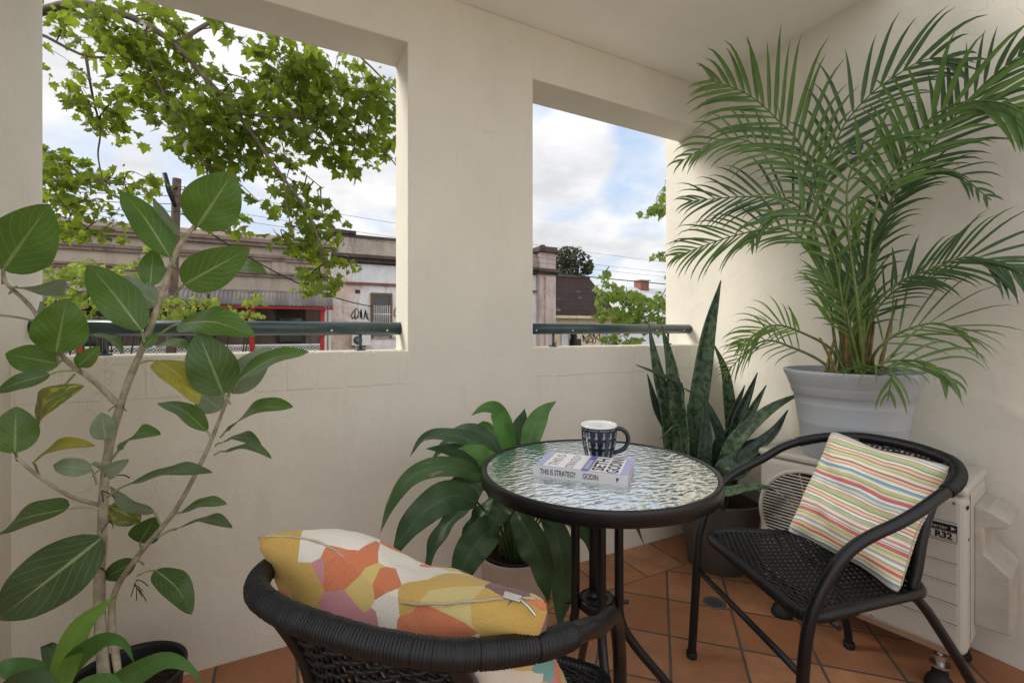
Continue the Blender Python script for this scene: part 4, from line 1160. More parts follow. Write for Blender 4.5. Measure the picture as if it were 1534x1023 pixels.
branch([fp+V((.0, -.02, .195)), (168, 905, 1.20), (205, 835, 1.20), (262, 765, 1.20), (305, 685, 1.19), (332, 620, 1.18), (348, 575, 1.17)], .0085, .0038)
branch([(178, 607, 1.16), (140, 570, 1.14), (95, 535, 1.12), (48, 462, 1.08), (10, 425, 1.06), (4, 400, 1.05)], .0072, .0035)
branch([(153, 757, 1.18), (110, 745, 1.13), (60, 715, 1.08), (25, 685, 1.05)], .0050, .0030)
branch([(0, 472, 1.07), (30, 476, 1.08), (55, 482, 1.09)], .0024, .0026, 'fig_shoot')
# leaf: base px, tip px, width px, depth, material, bend
FL = [
 ((4, 404), (74, 306), 78, 1.05, 'fig_leaf', .12), ((254, 385), (183, 287), 46, 1.12, 'fig_leaf', .10), ((270, 350), (229, 297), 17, 1.14, 'fig_leaf_pale', .1),
 ((295, 340), (350, 258), 74, 1.12, 'fig_leaf', .06), ((276, 426), (374, 372), 58, 1.11, 'fig_leaf', .08), ((225, 428), (230, 374), 32, 1.16, 'fig_leaf', .1),
 ((211, 494), (133, 397), 56, 1.10, 'fig_leaf', .1), ((238, 457), (172, 416), 38, 1.16, 'fig_leaf_pale', .15), ((84, 528), (100, 447), 72, 1.06, 'fig_leaf', .1),
 ((88, 545), (8, 530), 42, 1.10, 'fig_leaf', .15), ((74, 561), (-6, 588), 23, 1.06, 'fig_leaf_dark', .2), ((55, 629), (126, 578), 32, 1.08, 'fig_leaf_fading', .3),
 ((117, 549), (149, 518), 24, 1.07, 'fig_leaf', .2), ((25, 430), (97, 418), 22, 1.09, 'fig_leaf_pale', .2), ((22, 678), (24, 609), 66, 1.04, 'fig_leaf', .1),
 ((334, 590), (297, 498), 66, 1.10, 'fig_leaf_dark', .12), ((270, 485), (382, 504), 44, 1.13, 'fig_leaf', .25), ((236, 541), (297, 605), 40, 1.10, 'fig_leaf_yellow', .25),
 ((354, 571), (463, 527), 25, 1.12, 'fig_leaf', .2), ((344, 586), (405, 520), 46, 1.19, 'fig_leaf_pale', .12), ((331, 613), (296, 588), 40, 1.20, 'fig_leaf_pale', .1),
 ((309, 645), (236, 604), 25, 1.13, 'fig_leaf', .25), ((344, 643), (439, 610), 20, 1.13, 'fig_leaf', .25), ((235, 518), (288, 523), 15, 1.18, 'fig_leaf', .2),
 ((158, 658), (152, 618), 48, 1.14, 'fig_leaf_pale', .1), ((184, 671), (241, 651), 15, 1.12, 'fig_leaf', .3), ((50, 692), (142, 668), 17, 1.08, 'fig_leaf_yellow', .35),
 ((137, 703), (80, 696), 26, 1.12, 'fig_leaf_pale', .3), ((150, 694), (193, 688), 22, 1.11, 'fig_leaf_pale', .5), ((196, 724), (318, 708), 18, 1.12, 'fig_leaf_dark', .15),
 ((230, 767), (165, 728), 17, 1.21, 'fig_leaf_pale', .2), ((165, 758), (210, 782), 36, 1.22, 'fig_leaf_fading', .25), ((209, 812), (233, 774), 40, 1.22, 'fig_leaf_dark', .1),
 ((271, 767), (340, 755), 16, 1.20, 'fig_leaf', .2), ((265, 792), (348, 791), 13, 1.20, 'fig_leaf_dark', .25), ((203, 840), (156, 866), 28, 1.22, 'fig_leaf_dark', .2),
 ((234, 854), (287, 920), 36, 1.18, 'fig_leaf_dark', .3), ((152, 806), (-4, 928), 84, 1.04, 'fig_leaf_worn', .1), ((101, 762), (-6, 808), 26, 1.05, 'fig_leaf_dark', .2),
 ((331, 664), (391, 667), 15, 1.19, 'fig_leaf_dark', .3), ((337, 676), (407, 687), 13, 1.18, 'fig_leaf', .35), ((352, 402), (400, 410), 20, 1.25, 'fig_leaf', .2),
 ((215, 520), (236, 500), 16, 1.13, 'fig_leaf', .2), ((96, 498), (60, 452), 20, 1.16, 'fig_leaf_pale', .2), ((140, 500), (185, 530), 12, 1.12, 'fig_leaf', .3),
]
petioles = {0: (4, 425), 1: (262, 400), 4: (258, 448), 5: (226, 455), 6: (216, 512), 7: (240, 470), 8: (88, 545), 15: (345, 605), 16: (240, 500), 17: (205, 545), 18: (350, 590), 19: (348, 588), 21: (318, 660), 22: (330, 655),
 11: (112, 560), 12: (122, 560), 14: (26, 690), 13: (14, 440), 24: (158, 680), 25: (165, 690), 27: (145, 725), 29: (160, 745), 30: (240, 785), 31: (155, 760), 32: (212, 825), 33: (250, 780), 34: (235, 805), 35: (215, 845), 36: (205, 862), 38: (150, 762), 39: (322, 668), 40: (320, 682), 26: (58, 712), 9: (95, 540), 10: (115, 555), 3: (292, 345), 2: (272, 370), 37: (150, 800)}
rs = random.Random(21)
for i, (b, tp, w, td, m, bend) in enumerate(FL):
    A = P(b[0], b[1], td); dt = rs.uniform(-.05, .03)
    E = P(tp[0], tp[1], td+dt)
    L = (E-A).length
    wr = max(w*td/F, .44*L); wr = min(wr, .76*L)
    roll = math.acos(min(1, w*td/F/wr)) if wr > w*td/F else 0
    T0 = (E-A).normalized()
    N1 = facing(T0, A.lerp(E, .5), roll); N2 = facing(T0, A.lerp(E, .5), -roll)
    pale = m == 'fig_leaf_pale'
    N = N1 if (N1.z > N2.z) != pale else N2
    mid = A.lerp(E, .55)+N*(bend*L*.55)
    path = resample(cr([A, mid, E], 10), 18)
    path = [V((max(XL+.015, q.x), min(q.y, YB-.03), q.z)) for q in path]
    hw = wr/2
    mb = MB(); mb.cur = 1
    mb.blade(path, lambda v: hw*max(.02, math.sin(PI*(v*.985+.012)**.78)**.70), N, cup=.16, nu=8, wave=.07, wk=4, ph=i*1.3)
    if i in petioles:
        mb.cur = 0
        q = P(petioles[i][0], petioles[i][1], td*.6+1.15*.4)
        mb.tube(cr([q, q.lerp(A, .6)+V((0, 0, .004)), A], 5), .0026, 6, cap=False)
    lf = mb.build('leaf', ['fig_shoot', m], t, fp)
    if m == 'fig_leaf_yellow': lf['label'] = 'yellowing brown-edged leaf'
    if m == 'fig_leaf_worn': lf['label'] = 'large scarred lower leaf'
mb = MB()
for (x, y) in ((178, 608), (165, 640), (160, 700), (152, 735), (165, 780), (205, 868), (148, 850), (175, 712), (205, 880), (200, 875)):
    q = P(x, y, 1.16 if x < 190 else 1.19)
    for k in range(2):
        e = q+V((rs.uniform(-.025, .03), rs.uniform(-.02, .0), rs.uniform(-.035, -.005)))
        mb.tube(cr([q, q.lerp(e, .5)+V((0, 0, .004)), e], 4), .0011, 5)
mb.build('aerial_root', 'dead_sheath', t, fp)

# ================================================================== outside: ground, street
def slab(name, x0, x1, y0, y1, z0, z1, mat):
    mb = MB(); mb.box(x0, x1, y0, y1, z0, z1); return tag(mb.build(name, mat, None, ((x0+x1)/2, (y0+y1)/2, z1)), kind='structure')
slab('ground', -300, 300, -300, 400, GROUND-.6, GROUND-.16, 'earth')
slab('road', -120, 120, 4.6, 10.4, GROUND-.15, GROUND-.11, 'asphalt')
slab('pavement', -120, 120, 2.2, 4.58, GROUND-.15, GROUND, 'concrete')
slab('pavement', -120, 120, 10.42, 13.2, GROUND-.15, GROUND, 'concrete')

# ================================================================== outside: buildings
def bpart(t, name, mat, boxes, bevel=0, parent=None):
    mb = MB()
    for b in boxes: mb.box(*b)
    ob = mb.build(name, mat, t if parent is None else parent, V(t.location), bevel=bevel)
    return ob
# --- taupe verandah building
t = thing('verandah_building', (-5, 15, GROUND), 'long taupe shop terrace with a corrugated awning, red posts and white iron lace', 'building')
X0, X1 = -13.0, 1.50
bpart(t, 'wall', 'taupe_render', [(X0, X1, 15, 24, GROUND, 3.70)])
bpart(t, 'cornice', 'taupe_trim', [(X0, X1+.03, 14.80, 14.997, 3.60, 3.70), (X0, X1+.02, 14.86, 14.997, 3.50, 3.597), (X0, X1, 14.90, 14.997, 3.19, 3.27), (X0, X1, 14.93, 14.997, 3.10, 3.187), (X0, X1, 14.88, 14.997, 2.72, 2.78), (X0, X1, 14.93, 14.997, 2.64, 2.717)])
bpart(t, 'parapet', 'taupe_render', [(X0, X1, 14.98, 15.3, 3.703, 3.86)])
for x in (-12.4, -9.3, -6.2, -3.1, -.08): bpart(t, 'pilaster', 'taupe_render', [(x, x+.38, 14.955, 14.997, 2.783, 3.097)])
# awning
mb = MB(); nx = 640; prof = []
for j in range(11):
    a = j/10*R(82)
    prof.append((15-.02-1.25-.62*math.sin(a) if j else 15-.02-1.25, 2.12-.46*(1-math.cos(a))))
prof = [(14.99, 2.24)]+prof
for i in range(nx+1):
    x = X0+(X1-.12-X0)*i/nx
    for (y, z) in prof: mb.v.append(V((x, y, z+.014*math.sin(x*2*PI/.0906))))
m_ = len(prof)
for i in range(nx):
    for j in range(m_-1):
        a = i*m_+j; mb.face((a, a+1, a+m_+1, a+m_))
aw = mb.build('awning', 'awning_steel', t, V(t.location)); md = aw.modifiers.new('thickness', 'SOLIDIFY'); md.thickness = .02
bpart(t, 'awning_beam', 'red_paint', [(X0, X1-.1, 13.14, 13.24, 1.655, 1.71)])
bpart(t, 'verandah_floor', 'concrete', [(X0, X1-.1, 13.05, 14.997, -.36, -.2)])
posts = [1.13-1.64*k for k in range(9)]
for x in posts:
    bpart(t, 'verandah_post', 'red_paint', [(x-.05, x+.05, 13.20, 13.30, -.2, 1.654), (x-.075, x+.075, 13.175, 13.325, .95, 1.0), (x-.07, x+.07, 13.18, 13.32, 1.60, 1.652)])
for k in range(8):
    xa, xb = posts[k+1]+.06, posts[k]-.06
    mb = MB()
    mb.box(xa, xb, 13.22, 13.28, .71, .745); mb.box(xa, xb, 13.225, 13.275, -.15, -.12); mb.box(xa, xb, 13.235, 13.265, .55, .57)
    n = 13
    for i in range(n):
        x = xa+(i+.5)*(xb-xa)/n; r = (xb-xa)/n/2
        for z in (.64,):
            mb.tube([(x+.062*math.cos(a*PI/5), 13.25, z+.062*math.sin(a*PI/5)) for a in range(10)], .011, 5, closed=True)
            mb.tube([(x-.05, 13.25, z-.06), (x+.05, 13.25, z+.06)], .008, 4); mb.tube([(x-.05, 13.252, z+.06), (x+.05, 13.252, z-.06)], .008, 4)
        for z in (.44, .25, .05):
            mb.tube([(x+.055*math.cos(a*PI/5), 13.25, z+.085*math.sin(a*PI/5)) for a in range(10)], .012, 5, closed=True)
        mb.tube([(x+r, 13.25, -.13), (x+r, 13.25, .56)], .008, 4)
    mb.build('lace_balustrade', 'iron_white', t, V(t.location))
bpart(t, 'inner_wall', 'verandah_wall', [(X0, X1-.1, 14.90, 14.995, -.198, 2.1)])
for x in (.15, -2.1, -4.3, -6.6, -8.9):
    d = bpart(t, 'door', 'door_timber', [(x-.12, x+.66, 14.86, 14.897, -.19, 1.95)])
    bpart(t, 'glass_panel', 'window_glass', [(x-.02, x+.56, 14.845, 14.857, 1.05, 1.45), (x-.02, x+.56, 14.845, 14.857, .3, .95)], parent=d); 
for d in [c for c in t.children if c.name.startswith('door')]:
    for g in d.children: g.location = (0, 0, 0)
bpart(t, 'downpipe', 'iron_white', [(1.30, 1.38, 14.7, 14.8, GROUND, 2.2), (1.43, 1.50, 14.75, 14.85, GROUND, 3.45)])
# --- peeling stucco building
t = thing('stucco_building', (5.5, 15, GROUND), 'peeling white and pink stucco building with a barred window and graffiti', 'building')
bpart(t, 'wall', 'peeling_stucco', [(1.515, 9.5, 15.02, 24, GROUND, 3.2)])
bpart(t, 'upper_panel', 'pale_stucco', [(2.15, 8.8, 14.985, 15.018, 2.62, 3.2)])
bpart(t, 'string_course', 'brick_red', [(1.95, 8.8, 14.94, 15.018, 2.54, 2.612)])
bpart(t, 'cornice', 'dark_cornice', [(1.515, 8.80, 14.72, 15.018, 3.36, 3.46), (1.515, 8.80, 14.84, 15.018, 3.24, 3.357), (1.6, 8.8, 14.93, 15.018, 3.203, 3.237)])
bpart(t, 'parapet', 'weathered_parapet', [(1.515, 9.3, 15.02, 15.4, 3.463, 4.02)])
bpart(t, 'coping', 'dark_cornice', [(1.515, 9.3, 14.97, 15.45, 4.023, 4.10), (1.515, 2.25, 14.90, 15.5, 4.103, 4.2)])
bpart(t, 'corner_pier', 'pink_pier', [(8.83, 9.55, 14.78, 15.7, GROUND, 4.05), (9.05, 9.5, 14.70, 14.777, .1, 3.15)])
bpart(t, 'pier_cap', 'dark_cornice', [(8.72, 9.66, 14.62, 15.8, 4.053, 4.15), (8.80, 9.58, 14.70, 15.74, 4.153, 4.26), (9.0, 9.15, 14.9, 15.05, 4.263, 4.36), ])
bpart(t, 'pier_band', 'dark_cornice', [(8.74, 9.64, 14.60, 14.775, 3.30, 3.42), (8.78, 9.60, 14.68, 14.775, 3.22, 3.297)])
w = bpart(t, 'window', 'window_glass', [(2.78, 3.30, 14.985, 15.017, .92, 2.2)])
bpart(t, 'window_frame', 'timber_frame', [(2.70, 2.78, 14.95, 15.017, .85, 2.22), (3.30, 3.38, 14.95, 15.017, .85, 2.22), (2.70, 3.38, 14.94, 15.017, 2.223, 2.30), (2.781, 3.299, 14.955, 15.012, 1.52, 1.58)], parent=w)
mb = MB()
for k in range(9): mb.tube([(2.80+k*.061, 14.93, .9), (2.80+k*.061, 14.93, 1.90)], .011, 5)
mb.tube([(2.77, 14.93, 1.62), (3.32, 14.93, 1.62)], .016, 5); mb.tube([(2.77, 14.93, 1.2), (3.32, 14.93, 1.2)], .016, 5)
mb.build('window_bars', 'iron_white', w, V(t.location))
bpart(t, 'air_vent', 'door_timber', [(2.24, 2.38, 15.0, 15.017, 2.27, 2.38)])
bpart(t, 'lower_band', 'weathered_parapet', [(2.7, 8.6, 14.99, 15.018, .82, .90)])
def scribble(n, x0, x1, z0, z1, y, r, seed, mat, nm='graffiti'):
    rs = random.Random(seed); mb = MB()
    for k in range(n):
        cx = x0+(x1-x0)*(k+.5)/n; w_ = (x1-x0)/n*.62; h = (z1-z0)*.5; cz = (z0+z1)/2
        pts = [V((cx+w_*rs.uniform(-1, 1), y, cz+h*rs.uniform(-1, 1))) for _ in range(5)]
        pts += [pts[0]+V((w_*.3, 0, h*.2))]
        mb.tube(cr(pts, 6), r, 5)
    return mb.build(nm, mat, t, V(t.location))
scribble(5, 2.12, 2.66, 1.42, 1.80, 15.016, .013, 4, 'black_ink')
scribble(2, 3.46, 3.75, 1.5, 1.82, 15.016, .014, 8, 'black_ink')
scribble(2, 9.1, 9.45, .2, .65, 14.697, .012, 11, 'brown_ink')
a = thing('air_conditioner', (2.38, 14.85, .62), 'small white air conditioner fixed high on the stucco facade under the graffiti', 'air conditioner')
mb = MB(); mb.box(2.10, 2.66, 14.72, 15.0, .63, .97); mb.build('casing', 'iron_white', a, V(a.location), bevel=.02)
mb = MB(); o = len(mb.v); mb.lathe([(.02, .012), (.13, .012), (.135, .0)], (0, 0, 0), 24)
for q in mb.v: q.xyz = V((2.27+q.x, 14.72-q.z-.001, .80+q.y))
mb.build('fan_guard', 'charcoal_pot', a, V(a.location))
mb = MB(); mb.box(2.2, 2.24, 14.75, 15.018, .58, .627); mb.box(2.5, 2.54, 14.75, 15.018, .58, .627); mb.build('bracket', 'steel', a, V(a.location))
# --- cream house with the dark slate roof
t = thing('slate_roof_house', (11.8, 16.5, GROUND), 'cream rendered house with a steep patchy dark slate roof and graffiti', 'house')
bpart(t, 'wall', 'cream_wall_far', [(9.75, 13.95, 16.62, 20.7, GROUND, 1.66)])
mb = MB(); mb.prism([(16.40, 1.74), (18.7, 3.74), (21.0, 1.74), (21.0, 1.66), (18.7, 3.63), (16.40, 1.66)], 9.6, 14.08, 'x'); mb.build('roof', 'old_slate', t, V(t.location))
mb = MB(); mb.prism([(16.62, 1.663), (20.7, 1.663), (18.7, 3.6)], 9.8, 13.9, 'x'); mb.build('gable', 'cream_wall_far', t, V(t.location))
mb = MB(); mb.tube([(9.6, 18.7, 3.75), (14.08, 18.7, 3.75)], .07, 8); mb.build('ridge_capping', 'dark_cornice', t, V(t.location))
mb = MB(); mb.prism([(16.38, 1.80), (16.5, 1.80), (18.72, 3.80), (18.72, 3.86), (16.38, 1.88)], 14.082, 14.2, 'x'); mb.build('barge_board', 'iron_white', t, V(t.location))
bpart(t, 'gutter', 'cream_wall_far', [(9.6, 14.0, 16.26, 16.39, 1.62, 1.74)])
bpart(t, 'rainwater_head', 'cream_wall_far', [(9.85, 10.15, 16.2, 16.6, 1.45, 2.2)])
d = bpart(t, 'door', 'door_timber', [(11.45, 12.05, 16.58, 16.617, -.6, .72)])
bpart(t, 'doorway_grille', 'iron_white', [(11.5+.09*k, 11.54+.09*k, 16.55, 16.578, .74, .86) for k in range(7)])
bpart(t, 'sign', 'sign_white', [(11.0, 11.32, 16.55, 16.6, .42, .98)])
bpart(t, 'bracket_lamp', 'cable_black', [(10.95, 11.62, 16.35, 16.45, 1.20, 1.25), (11.5, 11.62, 16.3, 16.6, .4, 1.2)])
scribble(5, 12.1, 13.1, .5, 1.02, 16.616, .018, 21, 'black_ink'); scribble(3, 10.3, 10.8, .45, 1.0, 16.616, .016, 25, 'black_ink')
scribble(6, 13.2, 13.9, .35, .95, 16.616, .03, 31, 'sign_white'); scribble(5, 13.25, 13.9, .35, .95, 16.60, .016, 32, 'book_lilac')
# --- pale roofed houses further off
t = thing('distant_house', (21, 24, GROUND), 'long house with a pale grey metal roof far behind the cream house', 'house')
bpart(t, 'wall', 'pale_stucco', [(14.9, 34, 22.3, 29, GROUND, 2.0)])
mb = MB(); mb.prism([(21.9, 2.0), (25.6, 4.25), (29.4, 2.0)], 14.6, 34, 'x'); rf = mb.build('roof', 'galv_roof', t, V(t.location))
mb = MB(); mb.box(23.6, 24.4, 25.2, 25.9, 3.9, 4.72); ch = mb.build('chimney', 'brick_red', rf, V(t.location)); 
mb = MB(); mb.box(23.5, 24.5, 25.1, 26.0, 4.723, 4.79); mb.build('chimney_cap', 'concrete', rf, V(t.location))

# ================================================================== trees
LOBE = [(0, 0), (.10, .06), (.36, -.02), (.30, .16), (.58, .30), (.40, .38), (.46, .62), (.26, .56), (.16, .74), (0, 1.0)]
LEAF = [(x, y) for x, y in LOBE] + [(-x, y) for x, y in LOBE[-2:0:-1]]
def leaf_at(mb, p, T, N, size, fold=.16, curl=.12):
    S = T.cross(N).normalized(); K = S.cross(T)
    o = len(mb.v)
    mb.v.append(p+T*(.34*size)-K*(.03*size))
    for x, y in LEAF:
        mb.v.append(p+S*(x*size)+T*(y*size)+K*(fold*abs(x)*size-curl*y*y*size))
    n = len(LEAF)
    for i in range(n): mb.face((o, o+1+i, o+1+(i+1) % n), smooth=False)
def plant_tree(name, label, trunk, limbs, clusters, size, lmat, twig, depth_r, seed, group=None, facec=.55, bark='plane_bark'):
    base = V(trunk[0][0])
    t = thing(name, base, label, 'tree', group=group)
    mb = MB(); path = cr([p for p, r in trunk], 6); n = len(path)-1
    rr = []
    for i in range(n+1):
        f = i/n*(len(trunk)-1); k = min(int(f), len(trunk)-2); rr.append(trunk[k][1]*(1-(f-k))+trunk[k+1][1]*(f-k))
    mb.tube(path, rr, 14); mb.build('trunk', bark, t, base)
    allp = []
    mb = MB()
    for ctrl, r0, r1 in limbs:
        q = resample(cr(ctrl, 8), 36); allp += q
        mb.tube(q, [.8*(r0+(r1-r0)*(i/36)**.6) for i in range(37)], 9)
    if limbs: mb.build('limbs', bark, t, base)
    rs = random.Random(seed)
    mb = MB(); tw = MB()
    for (c, rx, ry, nl) in clusters:
        if allp:
            nb = min(allp, key=lambda q: (q-c).length)
            nb = nb
            if (nb-c).length < 2.6:
                m = nb.lerp(c, .5)+V((rs.uniform(-.08, .08), rs.uniform(-.08, .08), rs.uniform(-.02, .1)))
                tw.tube(cr([nb, m, c], 5), [twig*(1-.06*i) for i in range(11)], 5, cap=False)
        for k in range(nl):
            while True:
                a, b, d = rs.uniform(-1, 1), rs.uniform(-1, 1), rs.uniform(-1, 1)
                if a*a+b*b+d*d < 1: break
            p = c+RT*(a*rx)+V((0, 0, b*ry))+FW*(d*depth_r)
            v = (CAM-p).normalized()
            N = (V((rs.gauss(0, 1), rs.gauss(0, 1), rs.gauss(.9, .8)))+v*facec*2).normalized()
            T = V((rs.gauss(0, .8), rs.gauss(0, .8), rs.gauss(-.7, .5)))
            T = (T-N*T.dot(N)).normalized()
            leaf_at(mb, p, T, N, size*rs.choice((.4, .6, .8, .95, 1.05, 1.3)), rs.uniform(-.25, .55), rs.uniform(-.1, .45))
            if k % 5 == 0:
                tw.tube([c, c.lerp(p, .5)+V((0, 0, .02)), p], twig*.35, 4, cap=False)
    o = len(mb.v); mb.v += tw.v; mb.cur = 1
    for f in tw.f: mb.face([o+i for i in f])
    mb.build('foliage', [lmat, 'twig_bark'], t, base)
    return t
# the plane tree whose boughs hang across the wide opening
def q4(*pts, t=4.3): return [P(x, y, t+(dt if dt else 0)) for x, y, dt in pts]
tb = V((-3.6, 6.3, GROUND))
limbs = [
 ([tb+V((.05, -.1, 5.2)), P(-60, 60, 5.0), P(30, 28, 4.7), P(105, 6, 4.4), P(155, 12, 4.3), P(205, 30, 4.25), P(262, 66, 4.2), P(310, 120, 4.2), P(352, 166, 4.2), P(395, 226, 4.2), P(440, 288, 4.15), P(468, 330, 4.1), P(486, 395, 4.1)], .13, .010),
 ([tb+V((.1, -.1, 4.6)), P(-40, 30, 4.9), P(55, 50, 4.8), P(100, 72, 4.7), P(140, 86, 4.7), P(222, 84, 4.6)], .07, .012),
 ([P(217, 42, 4.25), P(222, 85, 4.2), P(250, 150, 4.2), P(275, 200, 4.15), P(310, 248, 4.1)], .022, .008),
 ([P(128, 80, 4.7), P(138, 140, 4.65), P(150, 195, 4.6), P(147, 235, 4.6), P(158, 285, 4.6)], .020, .007),
 ([P(350, 166, 4.2), P(400, 175, 4.3), P(470, 180, 4.5), P(560, 215, 4.7), P(600, 255, 4.7)], .022, .008),
 ([P(262, 66, 4.2), P(340, 25, 4.5), P(430, 30, 4.8), P(520, 70, 5.0), P(605, 150, 5.1)], .03, .01),
 ([P(425, 265, 4.15), P(430, 310, 4.1), P(440, 360, 4.1)], .010, .005),
 ([tb+V((.1, .0, 3.6)), P(-60, 210, 5.6), P(40, 235, 5.4), P(120, 265, 5.2), P(185, 272, 5.1)], .06, .008),
 ([P(60, 240, 5.35), P(90, 300, 5.3), P(130, 345, 5.2), P(140, 375, 5.2)], .016, .005),
 ([P(395, 226, 4.2), P(430, 240, 4.3), P(480, 280, 4.3)], .010, .005),
]
CL = [(88,44,26,12,18),(130,40,28,22,26),(158,38,40,24,46),(192,52,38,28,48),(165,66,32,20,24),(215,78,38,32,60),(254,38,26,22,34),(272,58,24,24,30),(232,20,30,15,24),
 (250,112,44,34,88),(290,120,38,34,66),(200,104,32,22,34),(128,112,20,9,16),(120,132,16,10,12),(146,160,32,16,32),(165,186,24,13,22),(138,192,12,9,9),(176,140,24,14,18),
 (250,165,38,24,50),(222,150,28,18,24),(300,175,44,28,80),(338,182,38,38,80),(352,140,26,24,44),(335,226,44,22,70),(300,232,32,18,40),(284,206,28,18,30),(366,246,22,13,24),(320,252,20,10,14),
 (424,100,28,22,52),(452,96,38,24,74),(500,118,38,24,74),(550,138,34,24,62),(580,152,18,38,44),(402,132,32,28,54),(450,150,44,34,104),(510,172,44,34,104),(560,192,32,34,74),(420,192,36,22,50),(470,212,36,22,58),(540,222,32,22,52),(520,250,18,10,20),(392,166,22,18,26),
 (500,238,26,13,24),(428,230,22,13,20),(580,218,12,14,14),(346,50,16,12,20),(372,206,22,16,24),(392,250,14,10,8),
 (430,266,18,13,18),(442,300,22,13,22),(482,300,10,11,9),(460,330,32,16,36),(500,332,16,10,13),(456,356,28,13,32),(430,368,22,10,20),(475,380,32,13,36),(512,396,18,7,13),(481,416,22,13,36),(470,432,13,9,18),(490,350,16,10,16),
 (388,302,22,8,11),(352,332,18,13,16),(346,345,10,8,8),(410,285,14,8,6)]
CLL = [(80,232,24,18,44),(74,266,28,22,54),(110,250,18,13,22),(132,270,36,10,34),(190,275,38,9,30),(222,268,13,7,12),(85,302,28,18,44),(132,300,28,10,20),(162,326,32,10,22),(100,338,32,10,30),(80,352,22,10,20),(142,350,34,8,18),(200,300,20,8,8)]
clusters = []
rs = random.Random(2)
for (x, y, rx, ry, n) in CL:
    td = 4.3+rs.uniform(-.2, .4)+(.3 if x > 480 and y < 260 else 0)
    clusters.append((P(x, y, td), rx*td/F, ry*td/F, int(n*1.25)))
for (x, y, rx, ry, n) in CLL:
    td = 5.2+rs.uniform(-.2, .4); clusters.append((P(x, y, td), rx*td/F, ry*td/F, int(n*1.6)))
plant_tree('plane_tree', 'big plane tree whose leafy boughs hang across the wide opening', [(tb, .26), (tb+V((.02, 0, 2.2)), .22), (tb+V((.0, -.05, 4.4)), .19), (tb+V((.05, -.1, 5.6)), .15)], limbs, clusters, .100, 'plane_leaf', .007, .5, 5)
# young street trees in front of the verandah building
def street_tree(px, t_, cl, label, mat, seed, h0, n_scale=1, size=.12):
    c = P(px, 470, t_); b = V((c.x, c.y, GROUND))
    top = P(px, h0, t_)
    limbs = []; clusters = []
    rs = random.Random(seed)
    for (x, y, rx, ry, n) in cl:
        td = t_+rs.uniform(-.4, .4); q = P(x, y, td)
        clusters.append((q, rx*td/F, ry*td/F, int(n*n_scale)))
        limbs.append(([b+V((0, 0, (top.z-b.z)*.62)), b.lerp(q, .6)+V((0, 0, .35)), q], .028, .006))
    plant_tree('street_tree', label, [(b, .09), (b.lerp(top, .5), .07), (top, .022)], limbs, clusters, size, mat, .006, .5, seed, group='young street trees', bark='twig_bark')
street_tree(150, 7.6, [(90,412,30,18,60),(130,400,30,14,50),(165,412,30,16,55),(120,438,40,16,70),(80,455,25,16,40),(190,430,26,14,44),(215,395,20,12,24),(240,375,16,10,16),(170,455,40,16,60),(110,470,36,12,44),(220,455,26,14,34)], 'young yellow-green street tree rising over the handrail among the fig leaves', 'plane_leaf_young', 3, 400)
street_tree(312, 8.2, [(285,455,28,14,46),(310,462,30,14,50),(290,474,34,10,40),(345,470,24,10,34),(372,474,18,10,24),(376,452,9,9,10),(383,440,6,7,6),(255,470,24,12,30)], 'small bright street tree between the fig stem and the red verandah posts', 'plane_leaf_young', 4, 440)
c = P(1022, 500, 5.8); b = V((c.x, c.y, GROUND))
cl = [(905,430,10,10,10),(907,410,5,6,7),(925,440,16,12,24),(945,448,22,13,36),(965,455,18,13,30),(905,470,16,12,22),(930,470,22,13,36),(955,475,20,14,34),(988,452,10,16,22),(990,480,12,16,24),(900,450,7,8,9),(940,488,28,10,30),(975,492,20,9,22),(915,508,16,8,16),(945,512,14,6,10),(985,318,9,9,11),(992,300,6,12,10),(975,316,7,6,7),(996,278,5,6,5),(986,381,6,4,6),(992,385,4,4,4),(1030,320,20,40,40),(1030,420,25,50,60)]
clusters = []; limbs = []
rs = random.Random(8)
for (x, y, rx, ry, n) in cl:
    td = 5.6+rs.uniform(-.3, .3); q = P(x, y, td); clusters.append((q, rx*td/F, ry*td/F, n))
stem = [b+V((0, 0, 2.6)), P(1010, 470, 5.7), P(960, 475, 5.6), P(915, 430, 5.6), P(908, 405, 5.6)]
limbs = [(stem, .03, .005), ([b+V((0, 0, 2.9)), P(1018, 420, 5.7), P(990, 445, 5.6)], .02, .006), ([b+V((0, 0, 3.0)), P(1025, 380, 5.7), P(1012, 330, 5.6), P(985, 312, 5.6)], .02, .004), ([P(1018, 400, 5.7), P(1000, 388, 5.6), P(986, 380, 5.6)], .008, .003), ([P(985, 468, 5.6), P(960, 490, 5.6), P(920, 508, 5.6)], .014, .004), ([P(1012, 335, 5.6), P(1000, 318, 5.6), P(975, 318, 5.6)], .007, .003)]
plant_tree('street_tree', 'leafy street tree in the narrow opening beside the side wall', [(b, .10), (b+V((0, 0, 2.5)), .07), (P(1028, 330, 5.75), .03)], limbs, [(a_, b_, c_, int(d_*1.9)) for a_, b_, c_, d_ in clusters], .080, 'plane_leaf_right', .005, .3, 9, group='young street trees', bark='twig_bark')
